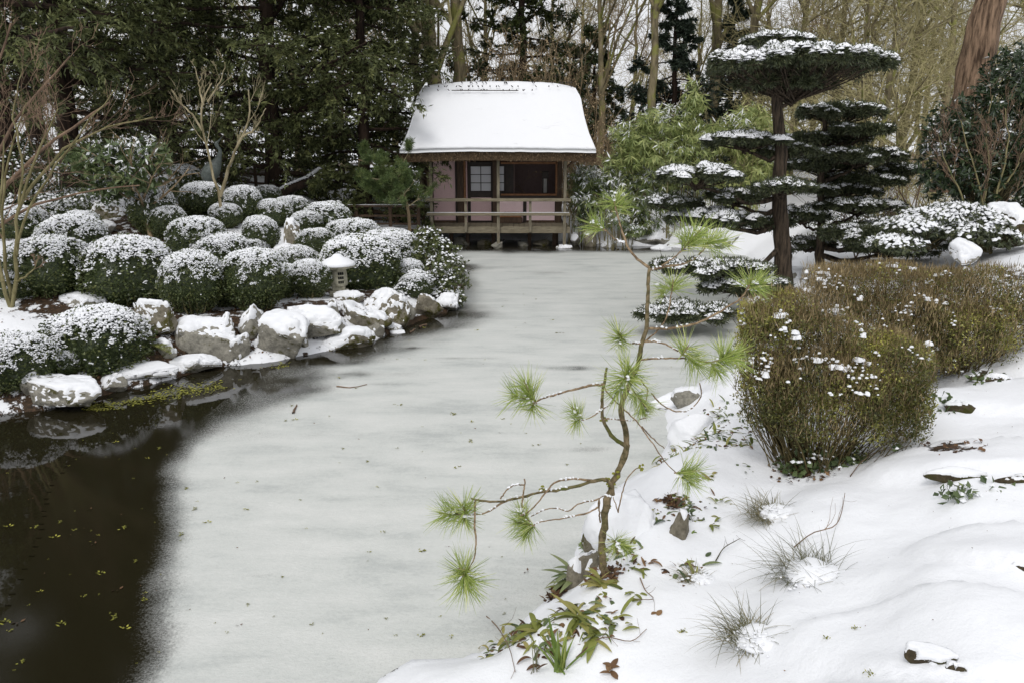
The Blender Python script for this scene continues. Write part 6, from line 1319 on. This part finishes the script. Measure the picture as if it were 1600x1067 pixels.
tuft('yellowish grass tuft bent left under a snow cushion near the ivy', 1212, 806, .24, 420, 2, 1, .27, off=(-.05, -.01), tone=.62)
tuft('lower grass tuft with blades standing up at the bottom of the picture', 1180, 1003, .22, 340, 3, 1, .29, off=(-.03, .01), tone=.5)
tuft('smallest dry brown grass tuft half buried left of the widest one', 1092, 905, .13, 200, 4, .6, .17, off=(-.03, -.01), tone=.85)

# ------------------------------------------------------------------ leaves, blades and ferns at the pine foot
def bladeplant(name, label, cat, px, py, n, L, Wd, mat, seed, droop=(.4, 1.6), el=(.3, 1.4), prof='blade', az=(0, 6.283), tone=.5, dz=0, spread=.02):
    g = G(px, py) + np.array([0, 0, dz]); rng = np.random.default_rng(seed); root = thing(name, label, cat, g); a = rng.uniform(az[0], az[1], n); e = rng.uniform(*el, n)
    mb = MB(); strips(mb, rng.normal(0, spread, (n, 3)) * [1, 1, 0], np.stack([np.cos(a) * np.cos(e), np.sin(a) * np.cos(e), np.sin(e)], -1), rng.uniform(.6, 1.15, n) * L, rng.uniform(.7, 1.2, n) * Wd, rng.uniform(*droop, n), 8, 0, np.clip(rng.normal(tone, .22, n), 0, 1), prof); obj('leaf_blades', mb, mat, root, kind='stuff'); return root
bladeplant('iris_plant', 'clump of bright green sword leaves at the bottom edge by the ice', 'plant', 876, 1050, 22, .30, .018, m_iris, 1, (.1, .8), (.8, 1.5), tone=.5)
bladeplant('iris_plant', 'thin bent stalks left of the sword leaf clump', 'plant', 838, 1050, 9, .20, .005, m_sedge, 2, (.1, .7), (.7, 1.5), tone=.35)
bladeplant('strap_fern', 'strap leaved fern arching over the ice edge at the pine foot', 'fern', 905, 905, 16, .27, .05, m_pieris, 3, (.6, 1.8), (.2, 1.0), 'leaf', (1.8, 4.6), tone=.75)
bladeplant('strap_fern', 'browned fern leaves directly under the pine trunk', 'fern', 940, 915, 16, .18, .04, m_fern, 4, (.6, 1.8), (.1, 1.1), 'leaf', tone=.6)
bladeplant('strap_fern', 'yellow green fern lying in the snow below the pine', 'fern', 905, 965, 22, .20, .034, m_fern, 5, (.5, 1.6), (.0, .8), 'leaf', tone=.35)
bladeplant('strap_fern', 'mottled leaves spread on the snow right of the sword leaf clump', 'fern', 935, 1000, 12, .18, .04, m_fern, 6, (.5, 1.6), (.0, .8), 'leaf', tone=.4)
bladeplant('strap_fern', 'rust spotted leaves at the snowy edge left of the pine foot', 'fern', 840, 985, 16, .18, .036, m_fern, 7, (.5, 1.8), (.0, .7), 'leaf', tone=.5)
bladeplant('strap_fern', 'few curled brown leaves in the snow beside the rock stub', 'fern', 1000, 822, 7, .12, .03, m_litter, 8, (.5, 1.8), (.1, .8), 'leaf', tone=.8)
bladeplant('dead_leaf_cluster', 'rusty oak leaves caught at the pine trunk', 'leaves', 958, 905, 9, .07, .035, m_litter, 9, (.5, 1.8), (.1, .9), 'leaf', tone=.95)
bladeplant('dead_leaf_cluster', 'brown curled leaves on the snow in the lower middle', 'leaves', 955, 1050, 9, .07, .03, m_litter, 10, (.5, 1.8), (.1, .9), 'leaf', tone=.8)
bladeplant('dead_leaf', 'single rust brown leaf standing on the snow', 'leaf', 1028, 962, 2, .06, .035, m_litter, 11, (.5, 1.2), (.3, .9), 'leaf', tone=.95)
for k, (a, c, n, L, tn, m, lab) in enumerate(((1055, 775, 9, .10, .7, m_fern, 'rust and green leaves in the hollow right of the pine trunk'), (1075, 790, 7, .09, .5, m_pieris, 'green leaves beside the hollow right of the pine trunk'), (1112, 820, 7, .085, .5, m_fern, 'folded yellow green leaf lying on the snow right of the pine'), (1140, 786, 4, .07, .7, m_fern, 'flat leaf on open snow above the curled ones'),
    (1072, 838, 5, .06, .4, m_iris, 'tiny green shoot in the snow right of the pine'), (1060, 700, 10, .09, .5, m_fern, 'leaves showing through the snow below the ice edge rock'), (1130, 690, 12, .10, .4, m_pieris, 'dark leaves at the left foot of the near hedge'), (1100, 745, 10, .08, .6, m_fern, 'brown leaves between the right needle tuft and the hedge'),
    (915, 850, 9, .09, .4, m_iris, 'green sprouts left of the pine trunk above the ice'), (985, 935, 10, .09, .6, m_fern, 'green and brown leaves right below the pine foot'), (960, 975, 12, .11, .4, m_fern, 'yellowish leaves in the lower middle snow'), (800, 1000, 9, .09, .3, m_fern, 'sparse green leaves at the ice edge bottom middle'), (850, 1030, 9, .10, .5, m_litter, 'brown leaves left of the sword leaf clump'),
    (1010, 880, 6, .08, .8, m_litter, 'dead leaves on the snow right of the pine trunk'), (1170, 735, 8, .09, .5, m_pieris, 'low leaves between the hedge foot and the yellowish tuft'), (1350, 720, 9, .08, .5, m_pieris, 'leaf sprigs in the snow at the right foot of the near hedge'), (1385, 680, 8, .08, .5, m_pieris, 'leaf sprigs under the right side of the near hedge'))):
    bladeplant('leafy_sprig', lab, 'leaves', a, c, n, L, L * .30, m, 40 + k, (.5, 2.2), (.0, 1.0), 'leaf', tone=tn, spread=.05)
# sprawling bramble twigs
for i, (l, lab) in enumerate((([(1240, 860), (1268, 845), (1300, 840), (1312, 820), (1318, 790)], 'dead twig standing up out of the widest grass tuft'), ([(1118, 880), (1130, 866), (1148, 858), (1156, 848)], 'short dark seed stalk lying on the snow left of the grass'), ([(1328, 748), (1345, 730), (1370, 716), (1402, 706)], 'arched reddish bramble shoot in front of the near hedge'),
                             ([(900, 1030), (940, 1005), (985, 1010), (1010, 990)], 'thin sprawling twig on the snow below the pine'), ([(760, 965), (775, 985), (795, 1020), (805, 1055)], 'thin bent stem at the ice edge in the bottom middle'), ([(1000, 905), (1008, 930), (1020, 945), (985, 940)], 'small forked twig right of the pine foot'))):
    q = [G(a, c) for a, c in l]; o0 = q[0]; hh = [0, .05, .07, .05, .09] if len(q) == 5 else [0, .03, .05, .02]
    pts = [p_ - o0 + np.array([0, 0, .008 + (hh[k] if i in (0, 1, 2) else hh[k] * .6)]) for k, p_ in enumerate(q)]; t_ = thing('twig', lab, 'twig', o0); mb = MB(); P, R = limb(mb, pts, .0045, .002, 14, 5); q2, r2 = grow(np.random.default_rng(i), P, R, 5, .3, 1, .4, 1.1, .3, 4, .2, .1, minr=.0014); tubes(mb, q2, r2, 3); obj('stem', mb, m_twig_red if i != 1 else m_stalk_dark, t_)
# ground plants half buried along the right shore: too many to count
rng = np.random.default_rng(31); n = 16000; q = np.column_stack([rng.uniform(-.2, 4.2, n), rng.uniform(3.2, 8.6, n)]); sd9 = sdist(q[:, 0], q[:, 1]); z = land(q[:, 0], q[:, 1]); cl = fbm(np.column_stack([q * 2.3, 0 * z]), 3, 91)
ok = (sd9 > .02) & (sd9 < .20 + .85 * sstep(.42, .60, cl)) & (cl > .44) & (rng.random(n) < np.where(q[:, 1] < 5.5, 1.0, .5)); q = np.column_stack([q, z])[ok][:1700]; n = len(q)
for mat_, sl_, Lm, nm in ((m_fern, slice(0, None, 3), .11, 'yellowing leaves poking through the snow along the right shore'), (m_pieris, slice(1, None, 3), .10, 'green leaves poking through the snow along the right shore'), (m_litter, slice(2, None, 3), .06, 'dead brown leaves lying in the snow along the right shore')):
    b_ = q[sl_]; k = len(b_); a = rng.uniform(0, 6.283, k); e = rng.uniform(.0, 1.0, k); mb = MB(); strips(mb, b_ + [0, 0, .002], np.stack([np.cos(a) * np.cos(e), np.sin(a) * np.cos(e), np.sin(e)], -1), rng.uniform(.4, 1.5, k) * Lm, rng.uniform(.010, .034, k), rng.uniform(.3, 2.4, k), 5, 0, rng.random(k), 'leaf'); o = obj('ground_plants', mb, mat_, kind='stuff'); o['label'] = nm
# fern on the left bank
def fern(label, px, py, nf, L, mat, seed, az, tone):
    g = G(px, py); rng = np.random.default_rng(seed); root = thing('fern', label, 'fern', g)
    for k in range(nf):
        a = rng.uniform(*az); e = rng.uniform(.5, 1.2); P = [np.zeros(3)]; d = np.array([math.cos(a) * math.cos(e), math.sin(a) * math.cos(e), math.sin(e)])
        for j in range(14): d = nrmz(d + np.array([0, 0, -.09])); P.append(P[-1] + d * L / 14)
        P = np.array(P); mb = MB(); tubes(mb, P[None], np.linspace(.006, .002, 15)[None][:1], 3); T = nrmz(np.gradient(P, axis=0)); S = nrmz(np.cross(T, [0, 0, 1.0]))
        i = np.repeat(np.arange(2, 15), 2); sg = np.tile([1, -1], 13); ln = L * .30 * np.sin(np.clip((i - 1) / 14.5, 0, 1) * math.pi) ** .7 + .01
        leaves(mb, P[i], S[i] * sg[:, None] + T[i] * .35, np.tile([0, 0, 1.0], (26, 1)) + rng.normal(0, .2, (26, 3)), ln, .034, 0, np.clip(rng.normal(tone, .15, 26), 0, 1)); obj('frond', mb, mat, root)
fern('small yellow green fern between the box cushion and the brown boulder', 232, 545, 7, .42, m_fern, 1, (3.6, 6.0), .35)
fern('collapsed rust brown fern left of the yellow green fern', 216, 545, 6, .40, m_litter, 2, (2.4, 5.2), .9)

# ------------------------------------------------------------------ litter
def scatter(name, label, pts, L, mat, seed, kind='stuff', dz=.012):
    rng = np.random.default_rng(seed); n = len(pts); mb = MB(); leaves(mb, pts + [0, 0, dz], rng.normal(size=(n, 3)) * [1, 1, .35], rng.normal(0, .45, (n, 3)) + [0, 0, 1], rng.uniform(.6, 1.4, n) * L, rng.uniform(.5, .8, n) * L, 0, rng.random(n), .12)
    o = obj(name, mb, mat, kind=kind); o['label'] = label; return o
rng = np.random.default_rng(12); pl = []
for (a, c, r) in LIT:
    if a < 0: n = int(90 * r + 40)
    else: n = 70
    ang = rng.uniform(0, 6.283, n); rr = np.sqrt(rng.random(n)) * r * 1.15; pl.append(np.stack([a + rr * np.cos(ang), c + rr * np.sin(ang)], -1))
pl = np.concatenate(pl); z = land(pl[:, 0], pl[:, 1]); ok = (z > .03) & ~((pl[:, 0] > 3.2) & (rng.random(len(pl)) < .4)); pl = np.column_stack([pl, z])[ok]
scatter('leaf_litter', 'brown fallen leaves scattered on the soil between bushes', pl, .045, m_litter, 3)
n = 260; q = np.column_stack([rng.uniform(.4, 6, n), rng.uniform(2.6, 9, n)]); z = land(q[:, 0], q[:, 1]); q = np.column_stack([q, z])[z > .3]; scatter('plant_debris', 'tiny bits of leaf sprinkled over the snow on the right bank', q, .010, m_litter, 5)
n = 420; q = np.column_stack([rng.uniform(-9, -2, n), rng.uniform(9, 20, n)]); z = land(q[:, 0], q[:, 1]); q = np.column_stack([q, z])[z > .1]; scatter('plant_debris', 'small brown leaves sprinkled over the snow on the left bank', q, .028, m_litter, 6)
for i, (a, c, s, lab) in enumerate(((1066, 988, .03, 'green moss bit on the snow left of the lowest grass tuft'), (1290, 1000, .022, 'green moss bit on the snow right of the lowest grass tuft'), (1362, 1056, .03, 'brownish moss bit at the bottom edge right of centre'), (1336, 985, .02, 'little upright moss shred right of the grass'))):
    g = G(a, c); mb = MB(); n = 22; leaves(mb, np.random.default_rng(i).normal(0, s * .35, (n, 3)) * [1, 1, .3], np.random.default_rng(i + 5).normal(size=(n, 3)) + [0, 0, .5], np.random.default_rng(i + 9).normal(size=(n, 3)), s * .6, s * .25, 0, np.random.default_rng(i).random(n)); o = obj('moss_bit', mb, m_moss, None, False); o.location = tuple(g + [0, 0, .006]); tag(o, lab, 'moss')
# bits lying on the ice and floating on the open water: copies of a few moulds
def bit(seed, mat, s, n=9):
    rng = np.random.default_rng(seed); mb = MB(); leaves(mb, rng.normal(0, s * .5, (n, 3)) * [1, 1, .15], rng.normal(size=(n, 3)) * [1, 1, .25], rng.normal(0, .4, (n, 3)) + [0, 0, 1], rng.uniform(.6, 1.4, n) * s, s * .6, 0, rng.random(n)); return mb.mesh('moss_bit', mat)
BM = [bit(i, m_moss, .016) for i in range(4)] + [bit(9, m_litter, .022, 3), bit(10, m_litter, .018, 2)]
rng = np.random.default_rng(4)
known = [(352, 745), (385, 795), (372, 976), (290, 762), (627, 632), (710, 647), (737, 658), (742, 668), (535, 700), (490, 660), (447, 657), (515, 650), (573, 720), (662, 512), (640, 532), (664, 562), (752, 568), (745, 516), (820, 505), (870, 520), (736, 688), (718, 728), (735, 690), (665, 745), (712, 730), (659, 705), (708, 645), (885, 725), (841, 694), (822, 676), (1060, 520), (863, 500), (838, 468), (470, 780), (600, 830), (620, 700), (590, 760), (660, 860), (823, 892), (660, 992), (786, 654), (556, 606), (455, 633), (460, 655), (600, 560), (640, 560), (530, 590), (888, 598), (876, 520), (790, 470)]
used_ = 0
for k in range(150):
    if k < len(known): a, c = known[k]
    else: a, c = rng.uniform(300, 1130), 400 + 650 * rng.random() ** 1.3
    g = ATZ(a, c, .012)
    if sdist(np.array([g[0]]), np.array([g[1]]))[0] > -.12: continue
    o = bpy.data.objects.new('moss_bit', BM[int(rng.choice([0, 1, 2, 3, 4, 5], p=[.25, .2, .2, .15, .1, .1]))]); COL.objects.link(o); o.location = tuple(g); s = rng.uniform(.5, 1.25) * (1.25 if k < len(known) else .7) * (1 + max(0, g[1] - 8) * .04); o.scale = (s, s, s); o.rotation_euler = (0, 0, rng.uniform(0, 6.28)); tag(o, 'small fleck of moss or leaf frozen onto the pale ice', 'debris', 'moss and leaf flecks lying on the ice')
kw = [(57, 822), (95, 815), (117, 827), (195, 823), (213, 876), (156, 894), (182, 921), (133, 930), (8, 970), (26, 972), (17, 984), (96, 973), (36, 1032), (180, 965), (195, 980), (147, 849), (62, 923), (140, 795), (85, 838), (13, 821), (284, 835), (225, 935), (323, 815), (305, 795), (230, 715), (180, 690), (250, 700)]
for k in range(70):
    if k < len(kw): a, c = kw[k]
    else: a, c = rng.uniform(0, 300), rng.uniform(660, 1060)
    g = ATZ(a, c, .012); o = bpy.data.objects.new('moss_bit', BM[int(rng.integers(0, 5))]); COL.objects.link(o); o.location = tuple(g); s = rng.uniform(.6, 1.3) * (1.2 if k < len(kw) else .45); o.scale = (s * 1.2, s, s); o.rotation_euler = (0, 0, rng.uniform(-.6, .6)); tag(o, 'yellow green moss shred floating on the dark water', 'debris', 'moss shreds floating on the dark water')
# mats of floating moss along the left shore
mb = MB(); n = 1500; t = rng.random(n); ax = rng.uniform(130, 450, n); ay = np.interp(ax, [130, 270, 330, 400, 450], [640, 612, 604, 585, 572]) + rng.normal(0, 5, n); P = np.stack([ATZ(a, c, .010) for a, c in zip(ax, ay)]); l = fbm(P * [2.2, 2.2, 1], 3, 5); P = P[l > .52]; n = len(P); leaves(mb, P, rng.normal(size=(n, 3)) * [1, 1, .1], rng.normal(0, .15, (n, 3)) + [0, 0, 1], rng.uniform(.02, .06, n), rng.uniform(.015, .03, n), 0, rng.random(n) * .8)
o = obj('floating_moss', mb, m_moss, kind='stuff'); o['label'] = 'mats of yellow green moss floating along the left shore'
for i, (l, r, lab) in enumerate((([(526, 603), (545, 605), (560, 603), (573, 600)], .010, 'thin curved twig frozen on the ice'), ([(458, 645), (462, 636), (464, 632)], .016, 'short brown stick lying on the ice'), ([(655, 512), (661, 508), (667, 507)], .02, 'brown leafy stick on the ice near the blocky boulder'), ([(640, 520), (648, 514)], .02, 'flat piece of bark on the ice beside the small stones'))):
    q = [ATZ(a, c, .016) for a, c in l]; t_ = thing('ice_twig', lab, 'twig', q[0]); mb = MB(); limb(mb, [p_ - q[0] for p_ in q], r, r * .5, 8, 5, rng=np.random.default_rng(i), wig=.004); obj('stem', mb, m_twig_red, t_)
